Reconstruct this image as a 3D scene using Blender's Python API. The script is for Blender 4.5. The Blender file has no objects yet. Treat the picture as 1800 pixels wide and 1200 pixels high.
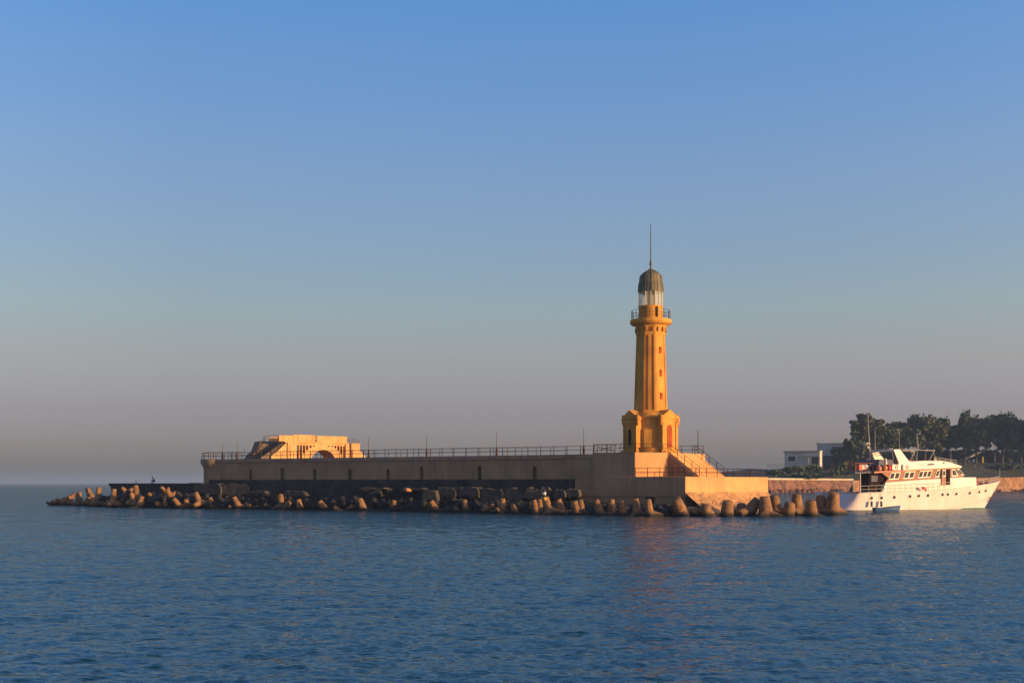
import bpy, bmesh, math, random
import numpy as np
from mathutils import Vector, Matrix
R = math.radians
random.seed(7); rng = np.random.default_rng(7)
SC = bpy.context.scene; COL = SC.collection

# ------------------------------------------------------------------ camera, sky, sun, exposure
F = 1900.0; EYE = 3.9                      # focal length in photo pixels (1800 wide), camera height
cd = bpy.data.cameras.new('camera'); cam = bpy.data.objects.new('camera', cd); COL.objects.link(cam)
cam.location = (0, 0, EYE); cam.rotation_euler = (R(90), 0, 0)
cd.lens = 36 * F / 1800; cd.sensor_width = 36; cd.shift_y = (849 - 600) / 1800
cd.clip_start = 0.5; cd.clip_end = 60000
SC.camera = cam
SUN_AZ, SUN_EL = -27.2, 6.0               # maths angle (0 = +X, 90 = +Y), elevation
w = bpy.data.worlds.new("World"); SC.world = w; w.use_nodes = True
nt = w.node_tree; bg = nt.nodes['Background']
sky = nt.nodes.new('ShaderNodeTexSky'); sky.sky_type = 'NISHITA'; sky.sun_disc = False
sky.sun_elevation = R(SUN_EL); sky.sun_rotation = R(90 - SUN_AZ); sky.air_density = 1.0; sky.dust_density = 1.2; sky.ozone_density = 2.5
tc = nt.nodes.new('ShaderNodeTexCoord'); sep = nt.nodes.new('ShaderNodeSeparateXYZ')
nt.links.new(tc.outputs['Generated'], sep.inputs[0])
ramp = nt.nodes.new('ShaderNodeValToRGB'); nt.links.new(sep.outputs['Z'], ramp.inputs[0])
SKYR = [(0.0, (.73, .85, 1.55)), (.03, (.92, .80, 1.34)), (.062, (1.03, .76, 1.08)), (.11, (1.39, .93, .93)), (.154, (1.5, 1.13, 1.03)), (.276, (1.5, 1.33, 1.46)), (.41, (1.2, 1.5, 1.93)), (1.0, (1.0, 1.2, 1.6))]
cr = ramp.color_ramp
while len(cr.elements) > 1: cr.elements.remove(cr.elements[-1])
for i, (p, c) in enumerate(SKYR):
    e = cr.elements[0] if i == 0 else cr.elements.new(p)
    e.position = p; e.color = (*c, 1)
mx = nt.nodes.new('ShaderNodeMix'); mx.data_type = 'RGBA'; mx.blend_type = 'MULTIPLY'; mx.inputs['Factor'].default_value = 1
nt.links.new(sky.outputs[0], mx.inputs['A']); nt.links.new(ramp.outputs[0], mx.inputs['B'])
azr = nt.nodes.new('ShaderNodeMapRange'); azr.inputs['From Min'].default_value = -.28; azr.inputs['From Max'].default_value = .5
azr.inputs['To Min'].default_value = .87; azr.inputs['To Max'].default_value = 1.25; nt.links.new(sep.outputs['X'], azr.inputs['Value'])
sc_ = nt.nodes.new('ShaderNodeVectorMath'); sc_.operation = 'SCALE'; nt.links.new(mx.outputs['Result'], sc_.inputs[0]); nt.links.new(azr.outputs[0], sc_.inputs['Scale'])
nt.links.new(sc_.outputs[0], bg.inputs['Color']); bg.inputs['Strength'].default_value = 0.15
sl = bpy.data.lights.new('sun', 'SUN'); sun = bpy.data.objects.new('sun', sl); COL.objects.link(sun)
sd = Vector((math.cos(R(SUN_AZ)) * math.cos(R(SUN_EL)), math.sin(R(SUN_AZ)) * math.cos(R(SUN_EL)), math.sin(R(SUN_EL))))
sun.rotation_euler = sd.to_track_quat('Z', 'Y').to_euler(); sun.location = (60, -40, 60)
sl.energy = 5.0; sl.angle = R(0.5); sl.color = (1.0, 0.70, 0.30)
SC.view_settings.view_transform = 'Standard'; SC.view_settings.look = 'None'
SC.view_settings.exposure = 0.3; SC.view_settings.gamma = 1

# ------------------------------------------------------------------ materials
def mat(name, col, col2=None, rough=.85, scale=.6, bump=.25, bscale=6, metal=0, streak=0, spec=.3, contrast=(.35, .65), dist=.05, wetz=None):
    """procedural paint/concrete/stone: two tones mixed by noise, optional vertical streaks, bump; wetz = dark tide mark below a height"""
    m = bpy.data.materials.new(name); m.use_nodes = True; t = m.node_tree; N = t.nodes; L = t.links
    b = N['Principled BSDF']; b.inputs['Roughness'].default_value = rough; b.inputs['Metallic'].default_value = metal
    b.inputs['Specular IOR Level'].default_value = spec
    g = N.new('ShaderNodeNewGeometry'); n1 = N.new('ShaderNodeTexNoise'); n1.inputs['Scale'].default_value = scale
    n1.inputs['Detail'].default_value = 7; n1.inputs['Roughness'].default_value = .62
    L.new(g.outputs['Position'], n1.inputs['Vector'])
    rp = N.new('ShaderNodeValToRGB'); rp.color_ramp.elements[0].position = contrast[0]; rp.color_ramp.elements[1].position = contrast[1]
    rp.color_ramp.elements[0].color = (*col, 1); rp.color_ramp.elements[1].color = (*(col2 or [c * .72 for c in col]), 1)
    L.new(n1.outputs['Fac'], rp.inputs[0]); out = rp.outputs[0]
    if streak:
        mp = N.new('ShaderNodeMapping'); mp.inputs['Scale'].default_value = (1, 1, .12); L.new(g.outputs['Position'], mp.inputs[0])
        n2 = N.new('ShaderNodeTexNoise'); n2.inputs['Scale'].default_value = 2.2; n2.inputs['Detail'].default_value = 6; L.new(mp.outputs[0], n2.inputs['Vector'])
        r2 = N.new('ShaderNodeValToRGB'); r2.color_ramp.elements[0].position = .42; r2.color_ramp.elements[1].position = .68
        r2.color_ramp.elements[0].color = (1, 1, 1, 1); k = 1 - streak; r2.color_ramp.elements[1].color = (k, k * .97, k * .93, 1)
        L.new(n2.outputs['Fac'], r2.inputs[0])
        mm = N.new('ShaderNodeMix'); mm.data_type = 'RGBA'; mm.blend_type = 'MULTIPLY'; mm.inputs['Factor'].default_value = 1
        L.new(out, mm.inputs['A']); L.new(r2.outputs[0], mm.inputs['B']); out = mm.outputs['Result']
    if wetz is not None:
        sp = N.new('ShaderNodeSeparateXYZ'); L.new(g.outputs['Position'], sp.inputs[0])
        ad = N.new('ShaderNodeMath'); ad.operation = 'MULTIPLY_ADD'; ad.inputs[1].default_value = .7; L.new(n1.outputs['Fac'], ad.inputs[0]); L.new(sp.outputs['Z'], ad.inputs[2])
        mr = N.new('ShaderNodeMapRange'); mr.inputs['From Min'].default_value = wetz + .2; mr.inputs['From Max'].default_value = wetz + .65; L.new(ad.outputs[0], mr.inputs['Value'])
        mm = N.new('ShaderNodeMix'); mm.data_type = 'RGBA'; mm.inputs['A'].default_value = (.018, .016, .012, 1)
        L.new(mr.outputs[0], mm.inputs['Factor']); L.new(out, mm.inputs['B']); out = mm.outputs['Result']
    L.new(out, b.inputs['Base Color'])
    if bump:
        n3 = N.new('ShaderNodeTexNoise'); n3.inputs['Scale'].default_value = bscale; n3.inputs['Detail'].default_value = 8; L.new(g.outputs['Position'], n3.inputs['Vector'])
        bp_ = N.new('ShaderNodeBump'); bp_.inputs['Strength'].default_value = bump; bp_.inputs['Distance'].default_value = dist
        L.new(n3.outputs['Fac'], bp_.inputs['Height']); L.new(bp_.outputs[0], b.inputs['Normal'])
    return m

M = {}
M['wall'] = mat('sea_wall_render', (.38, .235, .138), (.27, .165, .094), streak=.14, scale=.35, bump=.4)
M['cope'] = mat('coping', (.36, .23, .15), (.25, .16, .11), streak=.15)
M['algae'] = mat('algae_dark_concrete', (.062, .052, .046), (.020, .019, .020), streak=.2, scale=.5, bump=1, bscale=1.5, dist=.2, rough=.75)
M['block'] = mat('grey_concrete_block', (.12, .088, .066), (.050, .038, .031), bump=.6, scale=.8, dist=.12)
M['jetty'] = mat('jetty_concrete', (.045, .038, .036), (.025, .023, .025), streak=.3)
M['pale'] = mat('pale_concrete', (.78, .345, .135), (.58, .25, .10), streak=.05, scale=.28, bump=.5, dist=.08)
M['apron'] = mat('eroded_footing', (.66, .32, .125), (.36, .18, .08), scale=.7, bump=1, bscale=1.6, dist=.5, wetz=.1)
M['ochre'] = mat('ochre_tower_paint', (.74, .315, .052), (.57, .23, .038), streak=.22, scale=.4, bump=.3)
M['ochre_d'] = mat('ochre_trim_paint', (.66, .26, .038), (.46, .18, .03), streak=.25)
M['door'] = mat('red_orange_door', (.44, .075, .012), (.34, .05, .01), bump=.2)
M['dome'] = mat('weathered_bronze_dome', (.22, .165, .095), (.12, .10, .07), rough=.75, streak=.4, scale=.9)
M['cream'] = mat('cream_lantern_frame', (.55, .42, .25), (.42, .32, .19), bump=.1)
M['rod'] = mat('dark_rod', (.035, .045, .045), bump=0, metal=.4, rough=.5)
M['rust'] = mat('rusty_iron', (.105, .042, .022), (.055, .025, .016), scale=3, bump=.2, rough=.7)
M['bridge'] = mat('bridge_plaster', (.78, .42, .16), (.60, .30, .11), streak=.2, scale=.5)
M['bridge_d'] = mat('bridge_stair_stone', (.22, .15, .10), (.13, .09, .07))
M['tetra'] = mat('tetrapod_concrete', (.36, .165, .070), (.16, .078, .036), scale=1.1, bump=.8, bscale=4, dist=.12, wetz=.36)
M['tetra_shade'] = mat('tetrapod_shade_concrete', (.035, .028, .024), (.016, .016, .017), scale=.9, bump=.6, bscale=4, dist=.1, wetz=.3)  # darker copy of the tetrapod concrete, shade of the back rows in its colour
M['rubble'] = mat('dark_rubble', (.018, .017, .018), (.009, .010, .012), scale=.9, bump=1, bscale=1.4, dist=.6)  # wet rock, with the shade under the heap also put into the colour
M['white'] = mat('boat_white_paint', (.86, .68, .62), (.79, .61, .53), bump=.05, rough=.4, scale=.5, streak=.07)
M['redbrown'] = mat('varnished_band', (.36, .095, .045), (.28, .07, .035), bump=.05, rough=.5)
M['darkin'] = mat('dark_interior', (.035, .018, .018), bump=0, spec=.05)
M['glassd'] = mat('dark_glass', (.02, .022, .022), bump=0, rough=.06, spec=.5)
M['blue'] = mat('blue_paint', (.05, .10, .22), (.035, .07, .15), bump=.1, rough=.5)
M['teal'] = mat('teal_bottom_paint', (.05, .30, .33), bump=.1)
M['red'] = mat('red_plastic', (.60, .06, .03), bump=.05, rough=.5)
M['pink'] = mat('faded_pink_plastic', (.58, .19, .115), bump=.05, rough=.5)
M['orange'] = mat('orange_plastic', (.60, .24, .08), bump=.05, rough=.5)
M['grey'] = mat('grey_canvas', (.17, .15, .17), (.12, .11, .13), bump=.2)
M['green'] = mat('green_canvas', (.05, .12, .04), bump=.2)
M['steel'] = mat('pale_steel', (.55, .46, .38), bump=0, rough=.45)
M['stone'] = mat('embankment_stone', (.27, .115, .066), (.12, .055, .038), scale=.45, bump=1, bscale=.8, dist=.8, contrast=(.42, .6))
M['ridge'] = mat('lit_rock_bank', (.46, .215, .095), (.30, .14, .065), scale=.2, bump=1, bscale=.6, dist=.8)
M['hill'] = mat('shore_ground', (.085, .075, .05), (.05, .055, .035), scale=.06, bump=.6, bscale=.5, dist=1)
M['house'] = mat('house_wall', (.62, .55, .47), (.50, .45, .40), scale=.2, streak=.2)
M['house_d'] = mat('house_base', (.10, .11, .12), (.07, .08, .09))
M['roof'] = mat('sunlit_roof_edge', (.62, .48, .34), bump=.1)
M['bark'] = mat('bark', (.10, .075, .05), (.06, .045, .03), bump=.6)
M['leaf'] = mat('leaves', (.088, .108, .052), (.050, .068, .036), scale=.35, bump=0, rough=.8, contrast=(.4, .6))
M['leaf2'] = mat('olive_leaves', (.135, .120, .050), (.072, .078, .038), scale=.35, bump=0, rough=.8, contrast=(.4, .6))
M['skin'] = mat('skin', (.30, .15, .09), bump=0, rough=.6)
M['hair'] = mat('hair', (.012, .010, .009), bump=0)
M['cloth_w'] = mat('white_cloth', (.80, .76, .70), bump=.1)
M['cloth_d'] = mat('dark_cloth', (.03, .03, .035), bump=.1)
M['cloth_g'] = mat('greyish_cloth', (.30, .27, .26), bump=.1)
M['yellow'] = mat('yellow_bag', (.75, .42, .06), bump=.1)
M['rope'] = mat('pale_rope', (.55, .50, .38), bump=0)
g_ = bpy.data.materials.new('lantern_glass'); g_.use_nodes = True; t_ = g_.node_tree
gb = t_.nodes['Principled BSDF']; gb.inputs['Roughness'].default_value = .08; gb.inputs['Base Color'].default_value = (.62, .56, .42, 1); gb.inputs['Alpha'].default_value = .42
M['lglass'] = g_

# ------------------------------------------------------------------ mesh builder
class MB:
    def __init__(s): s.v = []; s.f = []; s.sm = []
    def add(s, vs, fs, smooth=False):
        o = len(s.v); s.v += [tuple(v) for v in vs]; s.f += [tuple(i + o for i in f) for f in fs]; s.sm += [smooth] * len(fs); return s
    def box(s, x0, x1, y0, y1, z0, z1, m=None):
        vs = [Vector((x, y, z)) for z in (z0, z1) for y in (y0, y1) for x in (x0, x1)]
        if m is not None: vs = [m @ v for v in vs]
        return s.add(vs, [(0, 2, 3, 1), (4, 5, 7, 6), (0, 1, 5, 4), (2, 6, 7, 3), (0, 4, 6, 2), (1, 3, 7, 5)])
    def cyl(s, p0, p1, r0, r1=None, n=8, smooth=True):
        r1 = r0 if r1 is None else r1; p0 = Vector(p0); p1 = Vector(p1); d = (p1 - p0)
        if d.length < 1e-6: return s
        q = d.to_track_quat('Z', 'Y'); vs = []
        for p, r in ((p0, r0), (p1, r1)):
            for i in range(n):
                a = 2 * math.pi * i / n; vs.append(p + q @ Vector((r * math.cos(a), r * math.sin(a), 0)))
        fs = [(i, (i + 1) % n, n + (i + 1) % n, n + i) for i in range(n)]
        s.add(vs, fs, smooth); s.add([], []); o = len(s.v) - 2 * n
        s.f += [tuple(o + i for i in range(n))[::-1], tuple(o + n + i for i in range(n))]; s.sm += [False, False]; return s
    def lathe(s, prof, n=24, c=(0, 0), smooth=True, rot=0):
        vs = []; k = len(prof)
        for i in range(n):
            a = 2 * math.pi * i / n + rot
            for r, z in prof: vs.append((c[0] + r * math.cos(a), c[1] + r * math.sin(a), z))
        fs = [(i * k + j, ((i + 1) % n) * k + j, ((i + 1) % n) * k + j + 1, i * k + j + 1) for i in range(n) for j in range(k - 1)]
        return s.add(vs, fs, smooth)
    def prism(s, poly, z0, z1):                     # polygon in XY, extruded in Z
        n = len(poly); vs = [(x, y, z0) for x, y in poly] + [(x, y, z1) for x, y in poly]
        return s.add(vs, [tuple(range(n))[::-1], tuple(range(n, 2 * n))] + [(i, (i + 1) % n, n + (i + 1) % n, n + i) for i in range(n)])
    def plate(s, poly, y0, y1):                     # polygon in XZ, extruded in Y
        n = len(poly); vs = [(x, y0, z) for x, z in poly] + [(x, y1, z) for x, z in poly]
        return s.add(vs, [tuple(range(n)), tuple(range(n, 2 * n))[::-1]] + [(i, n + i, n + (i + 1) % n, (i + 1) % n) for i in range(n)])
    def ball(s, c, r, n=10, sq=(1, 1, 1)):
        c = Vector(c); vs = []; k = n // 2 + 1
        for i in range(n):
            for j in range(k):
                a = 2 * math.pi * i / n; b = math.pi * j / (k - 1)
                vs.append((c.x + r * sq[0] * math.sin(b) * math.cos(a), c.y + r * sq[1] * math.sin(b) * math.sin(a), c.z + r * sq[2] * math.cos(b)))
        return s.add(vs, [(i * k + j, i * k + j + 1, ((i + 1) % n) * k + j + 1, ((i + 1) % n) * k + j) for i in range(n) for j in range(k - 1)], True)
    def tube(s, pts, r, n=6):
        for a, b in zip(pts, pts[1:]): s.cyl(a, b, r, n=n)
        return s
    def mesh(s, name, bevel=0):
        me = bpy.data.meshes.new(name); me.from_pydata(s.v, [], [f for f in s.f]); me.validate()
        bm = bmesh.new(); bm.from_mesh(me)
        bmesh.ops.recalc_face_normals(bm, faces=bm.faces); bm.to_mesh(me); bm.free()
        if len(me.polygons) == len(s.sm): me.polygons.foreach_set('use_smooth', s.sm)
        if hasattr(me, 'set_sharp_from_angle'):
            try: me.set_sharp_from_angle(angle=R(50))
            except Exception: pass
        return me
    def build(s, name, m, parent=None, bevel=0):
        me = s.mesh(name); me.materials.append(m)
        o = bpy.data.objects.new(name, me); COL.objects.link(o)
        if parent is not None: o.parent = parent
        if bevel:
            b = o.modifiers.new('bevel', 'BEVEL'); b.width = bevel; b.segments = 2; b.limit_method = 'ANGLE'
        return o

def tag(o, label=None, cat=None, group=None, kind=None):
    if label: o['label'] = label
    if cat: o['category'] = cat
    if group: o['group'] = group
    if kind: o['kind'] = kind
    return o
def thing(name, label, cat, loc=(0, 0, 0), rz=0, group=None):
    o = bpy.data.objects.new(name, None); COL.objects.link(o); o.empty_display_size = .3
    o.location = loc; o.rotation_euler = (0, 0, rz); return tag(o, label, cat, group)
def copy_obj(o, parent=None):
    c = o.copy(); COL.objects.link(c)
    if parent is not None: c.parent = parent
    return c
def at(px, D, py=None, z=None):                     # photo pixel + distance -> world point
    return Vector(((px - 900) / F * D, D, z if z is not None else EYE + (849 - py) * D / F))
def curve_plate(outer, holes, y0, y1):              # polygon with holes in XZ -> solid between y0..y1
    cu = bpy.data.curves.new('tmp', 'CURVE'); cu.dimensions = '2D'; cu.fill_mode = 'BOTH'; cu.extrude = abs(y1 - y0) / 2
    for poly in [outer] + holes:
        sp = cu.splines.new('POLY'); sp.points.add(len(poly) - 1); sp.use_cyclic_u = True
        for p, (x, z) in zip(sp.points, poly): p.co = (x, z, 0, 1)
    ob = bpy.data.objects.new('tmp', cu); COL.objects.link(ob)
    dg = bpy.context.evaluated_depsgraph_get(); me = bpy.data.meshes.new_from_object(ob.evaluated_get(dg))
    mid = (y0 + y1) / 2; vs = [(v.co.x, mid - v.co.z, v.co.y) for v in me.vertices]; fs = [tuple(p.vertices) for p in me.polygons]
    bpy.data.objects.remove(ob); bpy.data.curves.remove(cu)
    return vs, fs

# ------------------------------------------------------------------ sea
def sea():
    ang = np.concatenate([np.linspace(-180, -32, 60)[:-1], np.linspace(-32, 32, 760), np.linspace(32, 180, 60)[1:]])
    rr = [3.0, 8.0, 12.0]; r = 17.0
    while r < 20000:
        rr.append(r); r += max(.055, r * (.0026 if r < 120 else .0036 if r < 300 else .03))
    rr.append(20000.0); rr = np.array(rr)
    dr = np.gradient(rr); A, Rr = np.meshgrid(np.radians(ang), rr)
    X = Rr * np.sin(A); Y = Rr * np.cos(A); Z = np.zeros_like(X); DR = np.repeat(dr[:, None], len(ang), 1)
    fine = np.clip((np.radians(31.5) - np.abs(A)) / .02, 0, 1)
    g = np.random.default_rng(3)
    for i in range(130):
        lam = .13 * (9.0 ** g.random()); th = math.radians(g.normal(-84, 27))
        k = 2 * math.pi / lam; amp = .0034 * lam ** .66
        ph = g.random() * 6.28; wgt = np.clip((lam / np.maximum(DR, .01) - 2.2) / 2, 0, 1) * fine
        q = k * (X * math.cos(th) + Y * math.sin(th)) + ph
        Z += amp * wgt * (np.sin(q) + .28 * np.sin(2 * q + 1.2))
    for i in range(46):                                   # longer low waves that still read far out
        lam = 1.3 * (4.5 ** g.random()); th = math.radians(g.normal(-80, 22)); k = 2 * math.pi / lam; ph = g.random() * 6.28
        Z += .0017 * lam ** .8 * np.clip((lam / np.maximum(DR, .01) - 2.0) / 2, 0, 1) * fine * np.sin(k * (X * math.cos(th) + Y * math.sin(th)) + ph)
    n, m = X.shape; co = np.stack([X, Y, Z], -1).reshape(-1, 3).astype(np.float32)
    i0 = (np.arange(n - 1)[:, None] * m + np.arange(m - 1)[None, :]).ravel()
    quads = np.stack([i0, i0 + 1, i0 + m + 1, i0 + m], -1)[:, ::-1].astype(np.int32)
    me = bpy.data.meshes.new('sea'); me.vertices.add(len(co)); me.vertices.foreach_set('co', co.ravel())
    me.loops.add(quads.size); me.loops.foreach_set('vertex_index', quads.ravel())
    me.polygons.add(len(quads)); me.polygons.foreach_set('loop_start', np.arange(len(quads), dtype=np.int32) * 4)
    me.polygons.foreach_set('loop_total', np.full(len(quads), 4, np.int32))
    me.update(); me.validate(); me.polygons.foreach_set('use_smooth', np.ones(len(me.polygons), bool))
    o = bpy.data.objects.new('sea', me); COL.objects.link(o); tag(o, kind='structure')
    mt = bpy.data.materials.new('sea_water'); mt.use_nodes = True; t = mt.node_tree; N = t.nodes; L = t.links
    N.remove(N['Principled BSDF']); body = N.new('ShaderNodeBsdfDiffuse'); body.inputs['Color'].default_value = (.001, .027, .031, 1)
    g1 = N.new('ShaderNodeBsdfGlossy'); g1.inputs['Roughness'].default_value = .05; g1.inputs['Color'].default_value = (.90, .96, .93, 1)
    g2 = N.new('ShaderNodeBsdfGlossy'); g2.inputs['Roughness'].default_value = .42; g2.inputs['Color'].default_value = (.6, .95, .95, 1)   # unresolved chop tilts many facets
    gm = N.new('ShaderNodeMixShader'); gm.inputs[0].default_value = .03; L.new(body.outputs[0], gm.inputs[1]); L.new(g2.outputs[0], gm.inputs[2])
    fr = N.new('ShaderNodeFresnel'); fr.inputs['IOR'].default_value = 1.333
    fm = N.new('ShaderNodeMath'); fm.operation = 'MULTIPLY'; fm.inputs[1].default_value = .38; L.new(fr.outputs[0], fm.inputs[0])
    fx = N.new('ShaderNodeMixShader'); L.new(fm.outputs[0], fx.inputs[0]); L.new(gm.outputs[0], fx.inputs[1]); L.new(g1.outputs[0], fx.inputs[2]); L.new(fx.outputs[0], N['Material Output'].inputs['Surface'])
    ge = N.new('ShaderNodeNewGeometry'); prev = None
    for sc, st, rot, dist in (((.08, .42, 1), .33, .06, .7), ((.22, 1.0, 1), .48, -.08, .36), ((1.2, 3.6, 1), .8, .1, .10), ((4.5, 13, 1), .9, -.06, .034)):
        mp = N.new('ShaderNodeMapping'); mp.inputs['Scale'].default_value = sc; mp.inputs['Rotation'].default_value = (0, 0, rot); L.new(ge.outputs['Position'], mp.inputs[0])
        nz = N.new('ShaderNodeTexNoise'); nz.inputs['Scale'].default_value = 1; nz.inputs['Detail'].default_value = 4; L.new(mp.outputs[0], nz.inputs['Vector'])
        bp_ = N.new('ShaderNodeBump'); bp_.inputs['Strength'].default_value = st; bp_.inputs['Distance'].default_value = dist
        L.new(nz.outputs['Fac'], bp_.inputs['Height'])
        if prev: L.new(prev.outputs[0], bp_.inputs['Normal'])
        prev = bp_
    for q in (body, g1, g2, fr): L.new(prev.outputs[0], q.inputs['Normal'])
    me.materials.append(mt)
sea()

# ------------------------------------------------------------------ pier frame: X along the wall to the right, Y away, origin = terrace corner
PA = Vector((16.06, 140.6, 0)); PR = R(-28)
PM = Matrix.Translation(PA) @ Matrix.Rotation(PR, 4, 'Z'); PMi = PM.inverted()
W = Vector((math.cos(PR), math.sin(PR))); E = Vector((-math.sin(PR), math.cos(PR)))
def pthing(name, label, cat, group=None, kind=None): return tag(thing(name, label, cat, PA, PR, group), kind=kind)
def pX(px, Y=0.0):                                  # photo column -> X on the line at this Y
    u = (px - 900) / F; x0 = PA.x + E.x * Y; y0 = PA.y + E.y * Y
    return (u * y0 - x0) / (W.x - u * W.y)
def pZ(px, py, Y=0.0):
    X = pX(px, Y); D = PA.y + E.y * Y + W.y * X; return EYE + (849 - py) * D / F

TOP = 7.75; BOT = 4.45; XL = -73.6
niches = [pX(p) for p in (940, 843, 741, 682, 615, 553, 496, 440)]
t = pthing('pier_wall', 'long shaded brown sea wall with dark narrow niches running left from the lighthouse', 'sea wall')
poly = [(XL, BOT), (XL, 7.2), (-6.0, 7.2), (-6.0, BOT)]
for n in niches:
    h_ = random.uniform(6.0, 6.6); v_ = random.uniform(.32, .5); poly += [(n + v_, BOT), (n + v_ - .08, h_ - .3), (n + v_ * .4, h_), (n - v_, h_ - .1), (n - v_ - .05, BOT)]
MB().plate(poly, 0, .7).build('wall_face', M['wall'], t)
MB().box(XL, -6.0, .7, 15, BOT, 7.2).build('wall_core', M['wall'], t)
MB().box(XL, -6.0, -.16, 15, 7.203, TOP).build('coping', M['cope'], t)
MB().box(XL + 2, -38, 15.003, 33, -1, TOP - .01).build('rear_deck', M['cope'], t)
cb = MB().box(XL, -6.0, -.30, 15, -1, BOT - .003); cb.build('footing', M['algae'], t)
for x in niches[1::2]:
    MB().box(x + 4.1, x + 4.15, -.012, 0, BOT + .3, 7.0).build('joint', M['cope'], t)
# bastion with flared cornice at the left end
t = thing('bastion', 'rounded bastion with a flared cornice ending the long sea wall', 'bastion', PM @ Vector((XL - .2, 2.3, 0)), PR)
MB().lathe([(0, 3), (2.45, 3), (2.45, 6.2), (2.6, 6.6), (2.95, 7.2), (2.95, TOP + .02), (0, TOP + .02)], 12, smooth=False, rot=.2).build('drum', M['wall'], t)
MB().lathe([(0, -1), (3.1, -1), (2.9, 3), (2.3, 3.02), (0, 3.02)], 12, smooth=False, rot=.2).build('foundation', M['algae'], t)

# lower quay platform and its eroded footing (right side skewed outwards)
XC = 6.95; SK = Vector((math.sin(R(17)), math.cos(R(17)))); QL = 19.4; Q1 = Vector((XC, -.45)) + SK * QL
t = pthing('quay_platform', 'low concrete platform in front of the lighthouse stairs, its right side sunlit', 'platform')
MB().prism([(-8.4, -.45), (XC, -.45), tuple(Q1), (-8.4, Q1.y)], 2.2, 4.75).build('platform_body', M['pale'], t, .06)
m_ = MB(); ns = 40; prof = [(0.0, 2.75), (.25, 2.45), (1.2, 1.7), (2.4, .95), (3.6, .3), (4.2, -1)]
vs = []
for i in range(ns):
    y = QL * i / (ns - 1); bp0 = Vector((XC, -.45)) + SK * y
    for j, (dx, z) in enumerate(prof):
        a = math.sin(y * .9) * .3 + math.sin(y * 2.3 + j) * .22 + random.uniform(-.12, .12)
        o_ = -.1 + dx * (1 + .15 * a) + (.14 if j == 0 else 0)
        vs.append((bp0.x + o_ * SK.y, bp0.y - o_ * SK.x + random.uniform(-.1, .1), z + (a * .5 if 0 < j < 5 else (.22 * a if j == 0 else 0))))
m_.add(vs, [(i * 6 + j, (i + 1) * 6 + j, (i + 1) * 6 + j + 1, i * 6 + j + 1) for i in range(ns - 1) for j in range(5)])
m_.build('eroded_footing', M['apron'], t)
MB().box(-8.4, XC - .02, -.50, -.453, 2.2, 4.72).build('front_shade_plate', M['wall'], t)  # darker plate over the pale concrete, standing in for this side's shade
MB().prism([(-8.2, -.35), (XC - .12, -.35), (Q1.x - .12, Q1.y - .1), (-8.2, Q1.y - .1)], -1, 2.197).build('foundation', M['wall'], t)
MB().plate([(XC - 5.4, 1.3), (XC - 4.2, 1.3), (XC - 4.2, 2.6), (XC - 5.4, 2.6)], -.40, -.352).build('hatch', M['jetty'], t)

# upper terrace under the lighthouse (chamfered corner)
t = pthing('lighthouse_terrace', 'tall square terrace block with a cut corner carrying the lighthouse', 'terrace')
CH = 2.28; TE = Vector((CH, CH)) + SK * 10.6; YT = TE.y
MB().prism([(-6.0, -.12), (0, -.12), (CH, CH), tuple(TE), (-12, YT), (-12, 15) if YT > 15 else (-12, 12), (-6.0, 12)], 4.6, 7.93).build('terrace_body', M['pale'], t, .05)
MB().prism([(-5.8, .3), (0, .3), (CH - .3, CH + .1), (TE.x - .3, TE.y - .2), (-5.8, YT - .2)], 7.934, 7.95).build('bounce_cut_slab', M['block'], t)  # unseen dark slab added to cut light bouncing onto the lighthouse base
QM = Matrix.Translation(PM @ Vector((CH, CH, 0))) @ Matrix.Rotation(R(-45), 4, 'Z')   # terrace side frame: X outwards, Y along the edge
MB().plate([(-6.0, 4.753), (-.02, 4.753), (-.02, 7.93), (-6.0, 7.93)], -.17, -.125).build('shade_plate', M['wall'], t)  # darker plate on the terrace front, its shade put into the colour

# stairs from the terrace down to the platform
Y0, Y1 = 2.45, 8.3; RUN = 4.7; NS = 17
t = thing('staircase', 'broad sunlit stone staircase from the lighthouse terrace down to the platform', 'staircase', QM.translation, R(-45))
poly = [(.003, 4.753)]; rise = (7.93 - 4.753) / NS
for i in range(NS):
    z = 7.93 - i * rise - .002; x0 = .003 + RUN * i / NS
    poly += [(x0, z), (x0 + RUN / NS, z)]
poly += [(RUN, 4.753)]
MB().plate(poly, Y0, Y1).build('steps', M['pale'], t)
MB().plate([(.003, 4.753), (.003, 7.7), (RUN - .25, 4.753)], Y0 - .28, Y0 - .003).build('side_wall', M['wall'], t)

# ------------------------------------------------------------------ railings
def railing(label, pts, group=None, h=1.12, sp=2.0, frame=True, r=.045, m='rust', mid=(.55,), name='railing', rr=.035):
    """pts are in the pier frame; posts and rails are parts"""
    P = [PM @ Vector(p) if frame else Vector(p) for p in pts]
    t = thing(name, label, 'railing', P[0], 0, group)
    P = [p - P[0] for p in P]; first = None
    def post(p):
        nonlocal first
        if first is None:
            mb = MB().cyl((0, 0, 0), (0, 0, h + .06), r, n=6).cyl((0, 0, 0), (0, 0, .05), r * 2.2, n=6)
            first = mb.build('post', M[m], t); o = first
        else: o = copy_obj(first, t)
        o.location = p
    for i, (a, b) in enumerate(zip(P, P[1:])):
        n = max(1, round((b - a).length / sp))
        for k in range(n + (1 if i == len(P) - 2 else 0)): post(a.lerp(b, k / n))
    for hh in (h,) + tuple(q * h for q in mid):
        MB().tube([p + Vector((0, 0, hh)) for p in P], rr, 6).build('rail', M[m], t)
    return t
railing('long rusty railing along the front edge of the sea wall', [(XL - 1.5, .3, TOP), (-6, .3, TOP), (-6, .12, 7.93), (-.1, .12, 7.93)])
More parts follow.
